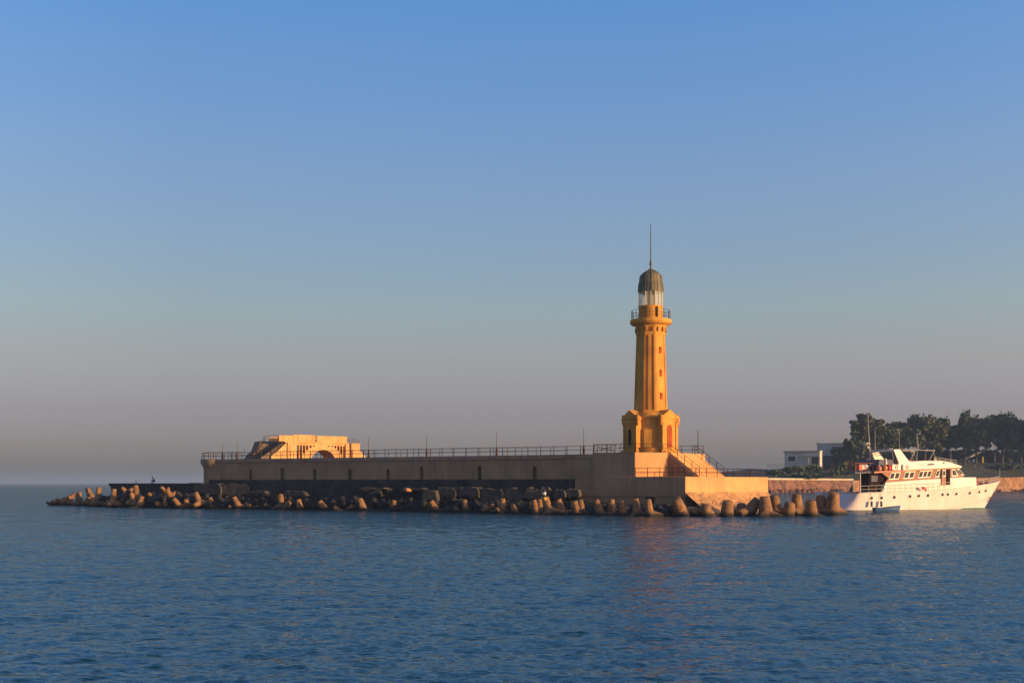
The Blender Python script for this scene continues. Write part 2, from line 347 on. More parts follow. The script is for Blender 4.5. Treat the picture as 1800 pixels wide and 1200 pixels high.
railing('second rusty railing along the back of the wall walkway', [(XL, 4.2, TOP), (-12, 4.2, TOP)], r=.035, rr=.025, sp=2.3)
pts = [(XL - .2 + 2.75 * math.cos(R(a)), 2.3 + 2.75 * math.sin(R(a)), TOP) for a in range(60, 290, 28)]
railing('curved rusty railing round the top of the bastion', pts, sp=1.2)
railing('rusty railing round the cut corner below the lighthouse base', [(-.1, .12, 7.93), (CH - .12, CH + .05, 7.93), tuple(Vector((CH - .12, CH)) + SK * (Y0 - .1)) + (7.93,)], sp=1.6)
railing('rusty railing on the terrace edge right of the stairs', [tuple(Vector((CH - .15, CH)) + SK * (Y1 + .1)) + (7.93,), (TE.x - .2, TE.y - .15, 7.93), (-6, YT - .15, 7.93)], sp=1.7)
railing('sloping rusty railing on the near side of the stairs', [QM @ Vector((0, Y0 + .12, 7.93)), QM @ Vector((RUN, Y0 + .12, 4.9))], sp=1.35, frame=False)
railing('sloping rusty railing on the far side of the stairs', [QM @ Vector((0, Y1 - .12, 7.93)), QM @ Vector((RUN, Y1 - .12, 4.9))], sp=1.35, frame=False)
railing('rusty railing on the shaded front edge of the low platform', [(.1, -.3, 4.75), (XC - .15, -.3, 4.75)], sp=1.6)
railing('rusty railing on the sunlit right edge of the low platform', [(XC - .15, -.3, 4.75), (Q1.x - .2, Q1.y - .2, 4.75)], sp=2.3)
railing('rusty railing crossing the far end of the low platform', [(Q1.x - .2, Q1.y - .2, 4.75), (3, Q1.y - .2, 4.75)], sp=2.3)
# leaning gate frame of scrap rails left of the lighthouse
t = pthing('gate', 'tangled rusty gate panel leaning in the railing left of the lighthouse', 'gate')
mb = MB()
for x in np.arange(-6.4, -2.6, .62): mb.cyl((x, .9, 7.93), (x + .1, .9, 9.0), .035, n=5)
mb.cyl((-6.4, .9, 8.95), (-3, .9, 8.95), .035, n=5).cyl((-6.4, .9, 8.1), (-3, .9, 8.9), .03, n=5).cyl((-6.2, .9, 8.9), (-3.2, .9, 8.1), .03, n=5).cyl((-6.4, .9, 8.3), (-3, .9, 8.3), .035, n=5)
mb.build('gate_frame', M['rust'], t)

def pole(px, ytop, label, Y=.9, base=True, r=.045):
    X = pX(px, Y); D = PA.y + E.y * Y + W.y * X; zt = EYE + (849 - ytop) * D / F; z0 = 7.93 if X > -6 else TOP
    t = thing('lamp_pole', label, 'pole', PM @ Vector((X, Y, z0)), 0, 'bare lamp poles on the sea wall')
    MB().cyl((0, 0, 0), (0, 0, zt - z0), r, r * .6, 7).build('shaft', M['rod'], t)
    if base: MB().cyl((0, 0, 0), (0, 0, 1.15), .17, .12, 8).build('pedestal', M['rust'], t)
pole(1026, 754, 'thin bare pole on the sea wall nearest the left of the lighthouse')
pole(873, 760, 'thin bare pole in the middle of the long sea wall railing')
pole(750, 764, 'thin bare pole between the wall middle and the pale bridge')
pole(648, 768, 'thin bare pole just right of the pale arched bridge')
pole(459, 783, 'short thin pole nearest the foot of the bridge stairs', 3, False)
pole(451, 784, 'short thin pole second left from the bridge stairs', 3, False)
pole(429, 784, 'short thin pole among the railings midway to the bastion', 3, False)
pole(417, 777, 'taller of the two close poles near the bastion', 1.5)
pole(391, 780, 'thin pole nearest the bastion end of the wall', 1.5)
X = CH - .6; P = PM @ Vector((TE.x - .7, YT - 1.0, 7.93))
t = thing('lamp_pole', 'thin bare pole on the terrace right of the lighthouse stairs', 'pole', P, 0, 'bare lamp poles on the sea wall')
MB().cyl((0, 0, 0), (0, 0, 3.3), .06, .04, 7).build('shaft', M['rod'], t)

# ------------------------------------------------------------------ lighthouse
LC = Vector((18.94, 147.5, 7.93)); LR = R(-55.7)
t = LH = thing('lighthouse', 'tall ochre stone lighthouse with a dark dome and spike on the terrace', 'lighthouse', LC, LR)
def ly(py): return EYE + (849 - py) * LC.y / F - LC.z     # photo row -> local height
def octa(a, rot=22.5): return [(a / math.cos(R(22.5)) * math.cos(R(rot + 45 * i)), a / math.cos(R(22.5)) * math.sin(R(rot + 45 * i))) for i in range(8)]
HB = ly(738); AB = 3.75; BW = 1.35
MB().prism(octa(3.55), 0, .38).prism(octa(3.35), .383, .72).build('plinth', M['ochre_d'], t)
MB().prism(octa(3.02), .723, HB + .15).build('base_core', M['ochre'], t)
MB().prism(octa(3.22), HB + .153, HB + .5).prism(octa(2.9), HB + .503, ly(727)).build('base_cornice', M['ochre'], t)
for k in range(4):
    rz = Matrix.Rotation(R(90 * k), 4, 'Z')
    b = bpy.data.objects.new('bay', None)
    mb = MB()
    mb.box(2.6, AB, -BW, BW, .385, HB, rz)
    mb.box(2.6, AB + .22, -BW - .2, BW + .2, 0.003, .38, rz)
    mb.box(2.5, AB + .13, -BW - .13, BW + .13, HB + .003, HB + .25, rz)
    # gable
    gy = BW + .16; gz = ly(722)
    vs = [rz @ Vector(p) for p in ((2.0, -gy, HB + .253), (2.0, gy, HB + .253), (2.0, 0, gz), (AB + .1, -gy, HB + .253), (AB + .1, gy, HB + .253), (AB + .1, 0, gz))]
    mb.add(vs, [(0, 1, 2), (3, 5, 4), (0, 3, 4, 1), (1, 4, 5, 2), (2, 5, 3, 0)])
    # sill mouldings, quoin strips
    mb.box(AB - .01, AB + .05, -BW, BW, HB - .75, HB - .62, rz)
    for s in (-1, 1): mb.box(AB - .01, AB + .045, s * BW - (.22 if s > 0 else 0), s * BW + (.22 if s < 0 else 0), .39, HB - .76, rz)
    mb.build('bay', M['ochre'], t)
    mb = MB()
    for s in (-1, 1):                                   # scroll corbels at the bay shoulders
        for j, (zz, rr_) in enumerate(((HB - .75, .17), (HB - .4, .24), (HB - .02, .30), (HB + .38, .24))):
            mb.ball(rz @ Vector((AB - .1, s * (BW + .1), zz)), rr_, 8)
    mb.build('scroll_corbel', M['ochre_d'], t)
    if k in (0, 1, 3):
        mb = MB(); w2 = .42 if k == 0 else .24; z0 = .75 if k == 0 else 1.0; zt_ = 3.35 if k == 0 else 3.0
        pts = [(w2 * math.cos(R(a)), zt_ + w2 * math.sin(R(a))) for a in range(0, 181, 20)] + [(-w2, z0), (w2, z0)]
        n = len(pts); vs = [rz @ Vector((x, y, z)) for x in (AB + .02, AB + .055) for y, z in pts]
        mb.add(vs, [tuple(range(n)), tuple(range(n, 2 * n))] + [(i, (i + 1) % n, n + (i + 1) % n, n + i) for i in range(n)])
        o = mb.build('door' if k == 0 else 'window', M['door'] if k == 0 else M['darkin'], t)
        if k: continue
        o['label'] = 'tall arched red-orange door'
        MB().box(AB + .05, AB + .075, -.02, .02, .8, 3.6, rz).build('door_seam', M['rust'], o)
rd = Matrix.Rotation(R(-45), 4, 'Z')
MB().box(3.0, 3.28, -.72, .28, .75, 3.2, rd).build('recess_cabinet', M['ochre'], t)
for a, rad, off in ((-90, AB + .03, BW - .05), (0, AB + .03, -BW + .04), (0, AB + .03, BW - .25)):
    rm = Matrix.Rotation(R(a), 4, 'Z'); p0 = rm @ Vector((rad, off, .1)); p1 = rm @ Vector((rad, off, HB - .3))
    MB().cyl(p0, p1, .045, n=6).build('drainpipe', M['rust'], t)
# shaft: octagon with grooved diagonal faces
def section(a, g):
    out = []
    for k in range(8):
        an = R(45 * k); h = a * math.tan(R(22.5)); nx, ny = math.cos(an), math.sin(an); tx, ty = -ny, nx
        if k % 2 == 0: ts = [(-1, 0), (-.84, 0), (-.84, g * .35), (.84, g * .35), (.84, 0)]
        else: ts = [(-1, 0), (-.80, 0), (-.80, g), (-.28, g), (-.28, 0), (.22, 0), (.22, g), (.62, g), (.62, 0)]
        for q, dp in ts: out.append(((a - dp) * nx + q * h * tx, (a - dp) * ny + q * h * ty))
    return out
z0, z1 = ly(728), ly(592); a0, a1 = 2.24, 1.90
rings = [(z0, 2.32, 0), (z0 + .25, 2.32, 0), (z0 + .26, 2.24, 0), (z0 + .5, 2.23, 0), (z0 + .51, 2.23, .2), (z1 - .01, a1 + .01, .2), (z1, a1, 0), (z1 + .15, a1, 0), (z1 + .16, a1 + .08, 0), (z1 + .4, a1 + .08, 0),
         (z1 + .41, a1, 0), (ly(580), 1.88, 0), (ly(577), 1.95, 0), (ly(574), 2.1, 0)]
mb = MB(); vs = []; n = 0
for z, a, g in rings:
    s_ = section(a, g); n = len(s_); vs += [(x, y, z) for x, y in s_]
mb.add(vs, [(i * n + j, i * n + (j + 1) % n, (i + 1) * n + (j + 1) % n, (i + 1) * n + j) for i in range(len(rings) - 1) for j in range(n)])
mb.build('shaft', M['ochre'], t)
for py in (618, 658, 698):
    z = ly(py); f = (z - z0) / (z1 - z0); a = a0 + (a1 - a0) * f
    mb = MB(); mb.box(a - .12, a + .012, -.2, .2, z - .42, z + .32); mb.cyl((a - .12, 0, z + .32), (a + .012, 0, z + .32), .2, n=12)
    mb.build('window', M['door'], t)
for k in range(8):
    for q in (-.45, .45):
        rm = Matrix.Rotation(R(45 * k), 4, 'Z'); MB().box(1.8, 2.12, q - .1, q + .1, ly(585), ly(577), rm).build('bracket', M['ochre_d'], t)
zg = ly(563)
MB().lathe([(1.9, ly(577)), (2.1, ly(574)), (2.5, ly(571.5)), (2.66, ly(571)), (2.66, ly(569.5)), (2.82, ly(569)), (2.82, zg - .03), (2.76, zg), (0, zg)], 32).build('gallery', M['ochre'], t)
gr = MB(); ngp = 16
for i in range(ngp):
    a = 2 * math.pi * i / ngp; gr = MB().cyl((2.62 * math.cos(a), 2.62 * math.sin(a), zg), (2.62 * math.cos(a), 2.62 * math.sin(a), zg + 1.25), .035, n=6)
    gr.build('gallery_post', M['rust'], t)
for h in (.4, .82, 1.25):
    MB().tube([(2.62 * math.cos(2 * math.pi * i / 32), 2.62 * math.sin(2 * math.pi * i / 32), zg + h) for i in range(33)], .028, 5).build('gallery_rail', M['rust'], t)
zb = ly(540); zc = ly(514)
MB().prism(octa(1.72), zg + .003, zg + .25).prism(octa(1.6), zg + .253, zb).prism(octa(1.68), zb + .003, zb + .08).build('lantern_base', M['ochre'], t)
rm = Matrix.Rotation(R(0), 4, 'Z')
MB().box(1.55, 1.625, -.62, -.12, zg + .3, zb - .12, rm).build('lantern_door', M['darkin'], t)
mb = MB(); oc = octa(1.6)
for i in range(8):
    x, y = oc[i]; mb.cyl((x * .97, y * .97, zb + .08), (x * .97, y * .97, zc), .06, n=6)
    x2, y2 = oc[(i + 1) % 8]; mb.cyl(((x + x2) / 2 * .98, (y + y2) / 2 * .98, zb + .08), ((x + x2) / 2 * .98, (y + y2) / 2 * .98, zc), .03, n=6)
mb.build('mullions', M['cream'], t)
for i in range(8):
    x, y = oc[i]; x2, y2 = oc[(i + 1) % 8]; q = .955
    MB().add([(x * q, y * q, zb + .08), (x2 * q, y2 * q, zb + .08), (x2 * q, y2 * q, zc), (x * q, y * q, zc)], [(0, 1, 2, 3)]).build('lantern_pane', M['lglass'], t)
MB().lathe([(0, zb + .09), (.5, zb + .09), (.62, zb + .8), (.62, zb + 1.3), (.4, zb + 1.7), (0, zb + 1.8)], 12).build('lamp_drum', M['cream'], t)
zr = R(22.5)
MB().lathe([(0, zc), (1.72, zc), (1.74, zc + .12), (1.70, zc + .2), (1.66, ly(499)), (1.58, ly(497)), (1.48, ly(486)), (1.33, ly(483.5)), (.95, ly(479)), (.55, ly(476)), (.28, ly(474.5)), (0, ly(474))], 12, smooth=False, rot=zr).build('dome', M['dome'], t)
rb = MB()
for i in range(12):
    a = zr + i * math.pi / 6; f = lambda r_, z: (r_ * math.cos(a), r_ * math.sin(a), z)
    rb.tube([f(1.75, zc + .1), f(1.67, ly(499)), f(1.59, ly(497)), f(1.49, ly(486)), f(1.34, ly(483.5)), f(.96, ly(479)), f(.56, ly(476)), f(.28, ly(474.5))], .035, 5)
rb.build('dome_rib', M['dome'], t)
MB().lathe([(.30, ly(475)), (.34, ly(473.5)), (.14, ly(472)), (.12, ly(466)), (.24, ly(464.5)), (.24, ly(463)), (.1, ly(461.5)), (.16, ly(460)), (.1, ly(458)), (0, ly(457))], 10).build('finial', M['dome'], t)
MB().cyl((0, 0, ly(459)), (0, 0, ly(393)), .075, .05, 7).build('spike', M['rod'], t)

# ------------------------------------------------------------------ arched bridge behind the wall
BO = Vector((-41.4, 184, 0)); BR = R(34); bd = Vector((math.cos(BR), math.sin(BR)))
def bT(px): u = (px - 900) / F; return (u * BO.y - BO.x) / (bd.x - u * bd.y)
def bZ(px, py): return EYE + (849 - py) * (BO.y + bd.y * bT(px)) / F
t = thing('arched_bridge', 'pale sunlit arched footbridge with open arcades behind the sea wall', 'bridge', BO, BR)
cx, hw, cz, sz = bT(568), 2.5, 7.0, 2.75
arch = [(cx + hw * math.cos(R(a)), cz + sz * math.sin(R(a))) for a in range(0, 181, 12)]
outer = [(bT(505), 5.0), (bT(505), 10.9), (bT(612), 10.9), (bT(612), 5.0), (cx + hw, 5.0)] + arch + [(cx - hw, 5.0)]
# extrados height at x
def ext(x): q = 1 - ((x - cx) / (hw + 1.6)) ** 2; return cz + (sz + .75) * math.sqrt(max(q, 0))
holes = []
for px in (523.5, 529, 534.5, 540, 546, 552, 578, 584, 589.5, 595, 600, 605):
    x = bT(px); hwid = .20; top = 10.45; zb_ = max(ext(x - hwid), ext(x + hwid)) + .1
    if top - zb_ < .15: zb_ = top - .15
    zb_ = max(zb_, 7.4)
    holes.append([(x - hwid, zb_), (x + hwid, zb_), (x + hwid, top - .15)] + [(x + hwid * math.cos(R(a)), top - .15 + hwid * 1.2 * math.sin(R(a))) for a in (30, 60, 90, 120, 150)] + [(x - hwid, top - .15)])
for y0, y1 in ((0, .45), (4.0, 4.45)):
    vs, fs = curve_plate(outer, holes, y0, y1); MB().add(vs, fs).build('spandrel_wall', M['bridge'], t)
mb = MB(); q = [(x, z) for x, z in arch]
ring = [(x, z) for x, z in arch] + [(cx + (hw + .05) * math.cos(R(a)), cz + (sz + .3) * math.sin(R(a))) for a in range(180, -1, -12)]
vs, fs = curve_plate(ring, [], .453, 3.997); MB().add(vs, fs).build('arch_vault', M['bridge'], t)
ring = [(cx + (hw + .02) * math.cos(R(a)), cz + (sz + .02) * math.sin(R(a))) for a in range(0, 181, 12)] + [(cx + (hw + .45) * math.cos(R(a)), cz + (sz + .42) * math.sin(R(a))) for a in range(180, -1, -12)]
vs, fs = curve_plate(ring, [], -.1, -.003); MB().add(vs, fs).build('arch_moulding', M['bridge'], t)
MB().box(bT(500), bT(612), -.18, 4.6, 10.903, 11.1).build('deck', M['bridge'], t)
for i, (a, b, zt) in enumerate(((490, 514, 12.12), (514.5, 553.5, 12.28), (556.5, 610, 12.18))):
    mb = MB().box(bT(a), bT(b), -.08, .22, 11.103, zt - .1).box(bT(a) - .06, bT(b) + .06, -.14, .28, zt - .098, zt)
    nn = 3 if i == 0 else 5
    for j in range(nn):
        xa = bT(a) + (bT(b) - bT(a)) * (j + .1) / nn; xb = bT(a) + (bT(b) - bT(a)) * (j + .9) / nn
        mb.box(xa, xb, -.12, -.082, 11.3, zt - .25)
    mb.build('parapet', M['bridge'], t)
MB().box(bT(490), bT(610), 4.25, 4.5, 11.103, 12.0).build('parapet', M['bridge'], t)
MB().box(bT(505) - .02, bT(512), -.22, 3.2, 5, 10.9).build('pilaster', M['bridge'], t)
MB().box(bT(607), bT(613), -.22, 3.2, 5, 10.9).build('pilaster', M['bridge'], t)
MB().plate([(bT(470), 5), (bT(477), 8.6), (bT(488), 9.4), (bT(505) - .03, 11.0), (bT(505) - .03, 5)], 0, .35).build('stair_parapet', M['bridge'], t)
st = [(bT(452), 5)]; ns = 16
for i in range(ns):
    xa = bT(452) + (bT(502) - bT(452)) * i / ns; xb = bT(452) + (bT(502) - bT(452)) * (i + 1) / ns; z = 7.6 + (i + 1) * 3.4 / ns; st += [(xa, z), (xb, z)]
st += [(bT(502), 5)]
MB().plate(st, .36, 3.0).build('stair', M['bridge_d'], t)
MB().plate([(bT(613) + .01, 5), (bT(613) + .01, 10.3), (bT(617), 10.3), (bT(617), 5)], .3, 2.8).build('stair_wall', M['bridge'], t)
MB().box(bT(617.5), bT(632), -.1, 2.9, 5, bZ(625, 781)).box(bT(617), bT(632.5), -.2, 3, bZ(625, 781) + .003, bZ(625, 779)).build('end_pier', M['bridge'], t)
MB().plate([(bT(632) + .01, 5), (bT(632) + .01, 9.7), (bT(638), 9.35), (bT(646), 8.2), (bT(646), 5)], .1, 2.7).build('ramp_wall', M['bridge'], t)
BM = Matrix.Translation(BO) @ Matrix.Rotation(BR, 4, 'Z')
def brail(label, pts, sp=1.0): railing(label, [BM @ Vector(p) for p in pts], None, 1.05, sp, False, r=.035, mid=(.35, .68), rr=.028)
brail('thin railing at the head of the bridge stairs', [(bT(468), .1, 11.0), (bT(489), .1, 11.1)], .8)
brail('thin sloping railing on the bridge stairs, nearest the camera', [(bT(478), .2, 8.6), (bT(490), .2, 9.5), (bT(505), .2, 11.0)], .8)
brail('thin sloping railing on the far side of the bridge stairs', [(bT(452), 2.9, 7.9), (bT(472), 2.9, 10.2), (bT(476), 2.9, 11.0)], .7)
brail('thin railing on the right end of the arched bridge', [(bT(611), .1, 10.9), (bT(631), .1, 10.6)], .9)
t = thing('stair_landing', 'dark stepped landing block left of the arched bridge', 'landing', BO, BR)
MB().plate([(bT(452) - .2, 7.76), (bT(456), 8.9), (bT(463), 9.3), (bT(470), 11.15), (bT(499.5), 11.15), (bT(499.5), 7.76)], 3.03, 6).build('landing_block', M['bridge_d'], t)

# ------------------------------------------------------------------ jetty, rubble, blocks
t = pthing('jetty', 'low dark jetty running left from the bastion at eye level', 'jetty')
xj = pX(183, 0)
MB().plate([(xj, 3.75), (xj + .6, 3.2), (xj + 1.4, -1), (XL - 1.9, -1), (XL - 1.9, 3.98), (pX(325), 3.98), (pX(325), 3.84), (xj, 3.84)], .9, 6).build('jetty_body', M['jetty'], t)
MB().plate([(xj + .02, 3.843), (pX(325), 3.843), (pX(325), 3.9), (xj + .02, 3.9)], 1.0, 5.8).build('jetty_deck', M['jetty'], t)

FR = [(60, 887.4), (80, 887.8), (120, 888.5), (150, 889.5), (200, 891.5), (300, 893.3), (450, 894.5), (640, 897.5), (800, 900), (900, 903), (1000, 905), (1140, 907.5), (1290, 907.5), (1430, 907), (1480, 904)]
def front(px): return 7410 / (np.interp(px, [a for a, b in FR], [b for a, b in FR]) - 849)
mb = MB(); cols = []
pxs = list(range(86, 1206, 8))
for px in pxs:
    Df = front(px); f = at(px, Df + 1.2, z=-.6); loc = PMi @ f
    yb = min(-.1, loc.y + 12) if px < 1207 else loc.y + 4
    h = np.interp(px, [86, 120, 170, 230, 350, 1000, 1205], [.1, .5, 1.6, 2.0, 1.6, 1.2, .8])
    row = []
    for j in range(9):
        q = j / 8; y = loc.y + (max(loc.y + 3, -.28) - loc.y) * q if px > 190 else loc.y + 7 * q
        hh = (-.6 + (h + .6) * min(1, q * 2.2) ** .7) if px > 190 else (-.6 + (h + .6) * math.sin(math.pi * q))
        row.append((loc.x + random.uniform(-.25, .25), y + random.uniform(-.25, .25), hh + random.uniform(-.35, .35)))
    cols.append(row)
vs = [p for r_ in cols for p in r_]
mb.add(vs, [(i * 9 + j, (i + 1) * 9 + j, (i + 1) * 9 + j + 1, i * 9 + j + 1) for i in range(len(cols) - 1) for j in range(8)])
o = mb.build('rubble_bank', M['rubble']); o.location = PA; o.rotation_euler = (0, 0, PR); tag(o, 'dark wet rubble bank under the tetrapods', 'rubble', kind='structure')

def jag_block(px0, px1, yt, yb, Y, label, dep=1.6, m='block'):
    x0, x1 = pX(px0, Y), pX(px1, Y); zt = pZ((px0 + px1) / 2, yt, Y); zb_ = pZ((px0 + px1) / 2, yb, Y)
    n = 9; top = [(x0 + (x1 - x0) * i / n, zt - abs(random.gauss(0, .22)) - (0.55 if i in (0, n) else 0)) for i in range(n + 1)]
    bot = [(x1 - (x1 - x0) * i / n, zb_ + random.uniform(-.35, .1)) for i in range(n + 1)]
    t = thing('concrete_block', label, 'concrete block', PM @ Vector((x0, Y, 0)), PR + random.uniform(-.12, .16), 'broken concrete blocks along the foot of the sea wall')
    mb = MB().plate([(x - x0, z) for x, z in top + bot], 0, dep); mb.build('block_body', M[m], t, .05)
jag_block(340, 388, 848.5, 867, -1.6, 'pale grey slab with a dark hole under the bastion, leftmost of the broken blocks', 1.5)
jag_block(389, 432, 848, 869, -1.3, 'pale grey slab with sloping end just right of the bastion foot')
jag_block(437, 470, 861.5, 868, -3.2, 'thin flat grey slab below the third niche from the left', .9)
jag_block(498, 540, 862, 870, -3.2, 'ragged low grey slab below the left half of the bridge', .9)
jag_block(628, 678, 855, 859, -2.6, 'long thin grey slab under the pole right of the bridge', 1.5)
jag_block(648, 668, 862, 868, -3.2, 'small tilted grey slab lying under the long thin slab')
jag_block(698, 745, 856, 861, -2.4, 'flat grey ledge slab beside the sunlit orange bundle', 1.5)
jag_block(742, 766, 861, 893, -3.6, 'tall brownish block standing upright amid the rubble', 1.8)
jag_block(766, 803, 855, 872, -2.2, 'broad grey block with sloped top right of the tall brown block')
jag_block(804, 842, 855, 872, -2.2, 'broad grey block, second right of the tall brown block')
jag_block(844, 884, 857, 882, -2.0, 'cracked grey block below the fifth niche')
jag_block(886, 920, 856, 876, -1.9, 'grey block left of the man in white')
jag_block(921, 966, 855, 876, -1.9, 'dark grey block right behind the man in white')
jag_block(972, 994, 859, 874, -1.9, 'small grey block right of the man in white')
jag_block(995, 1018, 858, 872, -1.7, 'small pale block against the left end of the low platform')

# tetrapods
def tetra_mesh(seed, LN=1.0, RR=1.0):
    rg = random.Random(seed); mb = MB(); dirs = [Vector((0, 0, 1))] + [Vector((math.sqrt(8) / 3 * math.cos(R(a)), math.sqrt(8) / 3 * math.sin(R(a)), -1 / 3)) for a in (10, 130, 250)]
    for d in dirs:
        q = d.to_track_quat('Z', 'Y'); prof = [(.86, .0), (.84, .35), (.60, 1.80), (.585, 1.90), (.54, 1.965), (.46, 2.0), (0, 2.01)]; n = 20; vs = []
        for i in range(n):
            a = 2 * math.pi * i / n
            for r_, z in prof:
                r_, z = r_ * RR, z * LN
                wob = 1 + .02 * rg.uniform(-1, 1); vs.append(q @ Vector((r_ * wob * math.cos(a), r_ * wob * math.sin(a), z + (.02 * rg.uniform(-1, 1) if z > .1 else 0))))
        k = len(prof); mb.add(vs, [(i * k + j, ((i + 1) % n) * k + j, ((i + 1) % n) * k + j + 1, i * k + j + 1) for i in range(n) for j in range(k - 1)], True)
    return mb.mesh('tetrapod')
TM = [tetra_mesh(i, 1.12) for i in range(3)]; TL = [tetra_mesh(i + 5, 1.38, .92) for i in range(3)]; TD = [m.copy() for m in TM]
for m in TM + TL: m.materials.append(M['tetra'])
for m in TD: m.materials.append(M['tetra_shade'])
ORD = ['first', 'second', 'third', 'fourth', 'fifth', 'sixth', 'seventh', 'eighth', 'ninth', 'tenth', 'eleventh', 'twelfth', 'thirteenth', 'fourteenth', 'fifteenth', 'sixteenth']
# px of the tip, row of the tip, row of its foot, column of its foot, size
T = [(1188, 875, 906, 1201, .95), (1241, 886, 907, 1242, .95), (1279, 880, 908, 1279, 1), (1303, 885, 903, 1304, .9), (1333, 877, 904, 1314, .95), (1344, 872, 906, 1346, 1.02),
     (1360, 870, 903, 1366, .92), (1389, 883, 907, 1386, 1), (1400, 868, 902, 1402, .92), (1425, 879, 908, 1428, 1), (1442, 870, 900, 1445, .9), (1466, 865, 904, 1465, 1.12), (1222, 896, 906, 1228, .8),
     (1139, 877, 907, 1143, .66), (1117, 876, 905, 1120, .66), (1092, 880, 906, 1096, .68), (1075, 877, 900, 1075, .66), (1047, 878, 906, 1057, .7), (1020, 878, 895, 1022, .62), (1010, 880, 903, 1015, .62),
     (981, 877, 902, 989, .66), (959, 873, 904, 967, .7), (938, 878, 898, 942, .62), (948, 877, 892, 949, .6), (900, 887, 902, 907, .6), (884, 876, 901, 881, .62), (872, 895, 902, 882, .6), (850, 896, 902, 856, .6),
     (866, 888, 900, 862, .6), (816, 878, 892, 819, .6), (800, 893, 900, 804, .6), (757, 880, 898, 768, .66), (693, 879, 894, 689, .6), (632, 876, 898, 640, .76), (621, 888, 897, 612, .62), (588, 890, 897, 590, .5), (561, 880, 897, 572, .72),
     (524, 877, 896, 528, .7), (509, 881, 895, 500, .7), (493, 868, 890, 495, .68), (471, 870, 878, 465, .5), (466, 886, 893, 470, .55), (437, 888, 894, 440, .55), (411, 873, 893, 421, .66), (401, 890, 895, 408, .55), (387, 875, 886, 389, .55),
     (369, 874, 888, 373, .58), (344, 865, 882, 351, .62), (326, 879, 889, 329, .58), (305, 876, 890, 315, .62), (289, 876, 887, 290, .5), (275, 883, 892, 280, .6), (262, 867, 874, 262, .55), (293, 859, 867, 295, .6), (284, 856, 865, 286, .55),
     (250, 872, 890, 246, .75), (230, 866, 880, 236, .62), (238, 853, 870, 242, .72), (214, 856, 863, 218, .5), (201, 859, 880, 200, .75), (190, 878, 889, 190, .62), (201, 884, 891, 208, .58), (174, 856, 871, 173, .72),
     (180, 872, 880, 170, .55), (164, 877, 888, 163, .62), (153, 857, 875, 158, .68), (139, 864, 883, 136, .75), (131, 866, 876, 125, .55), (121, 871, 885, 120, .66), (112, 878, 886, 118, .58), (101, 877, 885, 99, .5), (91, 880, 886, 94, .5), (82, 882, 886, 86, .45)]
ZONES = [(0, 130, 'at the far left tip of the breakwater'), (130, 183, 'left of the dark jetty end'), (183, 262, 'below the left half of the dark jetty'), (262, 352, 'below the right half of the dark jetty'),
         (352, 445, 'below the bastion'), (445, 560, 'below the left half of the bridge'), (560, 700, 'below the right part of the bridge'), (700, 860, 'below the middle of the sea wall'), (860, 952, 'left of the man in white'),
         (952, 1060, 'right of the man in white'), (1060, 1207, 'before the shaded platform front'), (1207, 1352, 'before the sunlit platform side'), (1352, 1490, 'between platform and yacht')]
zc_ = {}
for (px, yt, yb, bx, k) in sorted(T):
    fb = float(np.interp(bx, [a for a, b in FR], [b for a, b in FR])); D = front(bx) + max(0, (fb - yb)) * (.30 if px > 352 else .14) * (D_ := 1)
    if px > 1207 and yb < 905: D += (905 - yb) * .6
    tip = at(px, D, yt); foot = at(bx, D, yb); ax = (tip - foot); ax.y = random.uniform(-.35, .2) * ax.length
    if ax.length < 1.0: ax = Vector((ax.x, -ax.length * random.uniform(.8, 2.2), ax.z))
    ax.normalize(); c = tip - ax * 2.0 * k * (1.12 if px > 1180 else 1.38)
    o = bpy.data.objects.new('tetrapod', (TM if px > 1180 else TL)[random.randrange(3)]); COL.objects.link(o)
    q = ax.to_track_quat('Z', 'Y'); q = q @ Matrix.Rotation(random.uniform(0, 6.28), 3, 'Z').to_quaternion()
    o.rotation_mode = 'QUATERNION'; o.rotation_quaternion = q; o.location = c; o.scale = (k, k, k)
    for a, b, nm in ZONES:
        if a <= px < b:
            i = zc_.get(nm, 0); zc_[nm] = i + 1
            lean = 'leaning left' if px < bx - 4 else ('leaning right' if px > bx + 4 else ('standing upright' if yb - yt > 14 else 'lying low'))
            tag(o, '%s sunlit tetrapod from left, %s, %s' % (ORD[i], lean, nm), 'tetrapod', 'concrete tetrapods along the breakwater')
# shaded tetrapods heaped behind the front row
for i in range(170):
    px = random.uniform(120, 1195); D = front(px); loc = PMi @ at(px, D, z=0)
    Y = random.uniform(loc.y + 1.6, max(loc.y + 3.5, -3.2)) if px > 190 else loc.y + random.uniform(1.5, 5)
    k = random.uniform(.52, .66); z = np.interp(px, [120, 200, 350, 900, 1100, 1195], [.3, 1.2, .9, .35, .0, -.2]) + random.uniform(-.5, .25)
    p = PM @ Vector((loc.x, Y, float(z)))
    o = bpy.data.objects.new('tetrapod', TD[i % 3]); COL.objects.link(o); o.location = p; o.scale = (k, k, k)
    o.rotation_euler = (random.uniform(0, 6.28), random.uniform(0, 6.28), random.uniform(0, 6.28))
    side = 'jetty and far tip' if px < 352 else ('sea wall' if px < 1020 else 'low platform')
    tag(o, 'dark shaded tetrapod heaped behind the sunlit front row below the ' + side, 'tetrapod', 'shaded tetrapods below the ' + side)

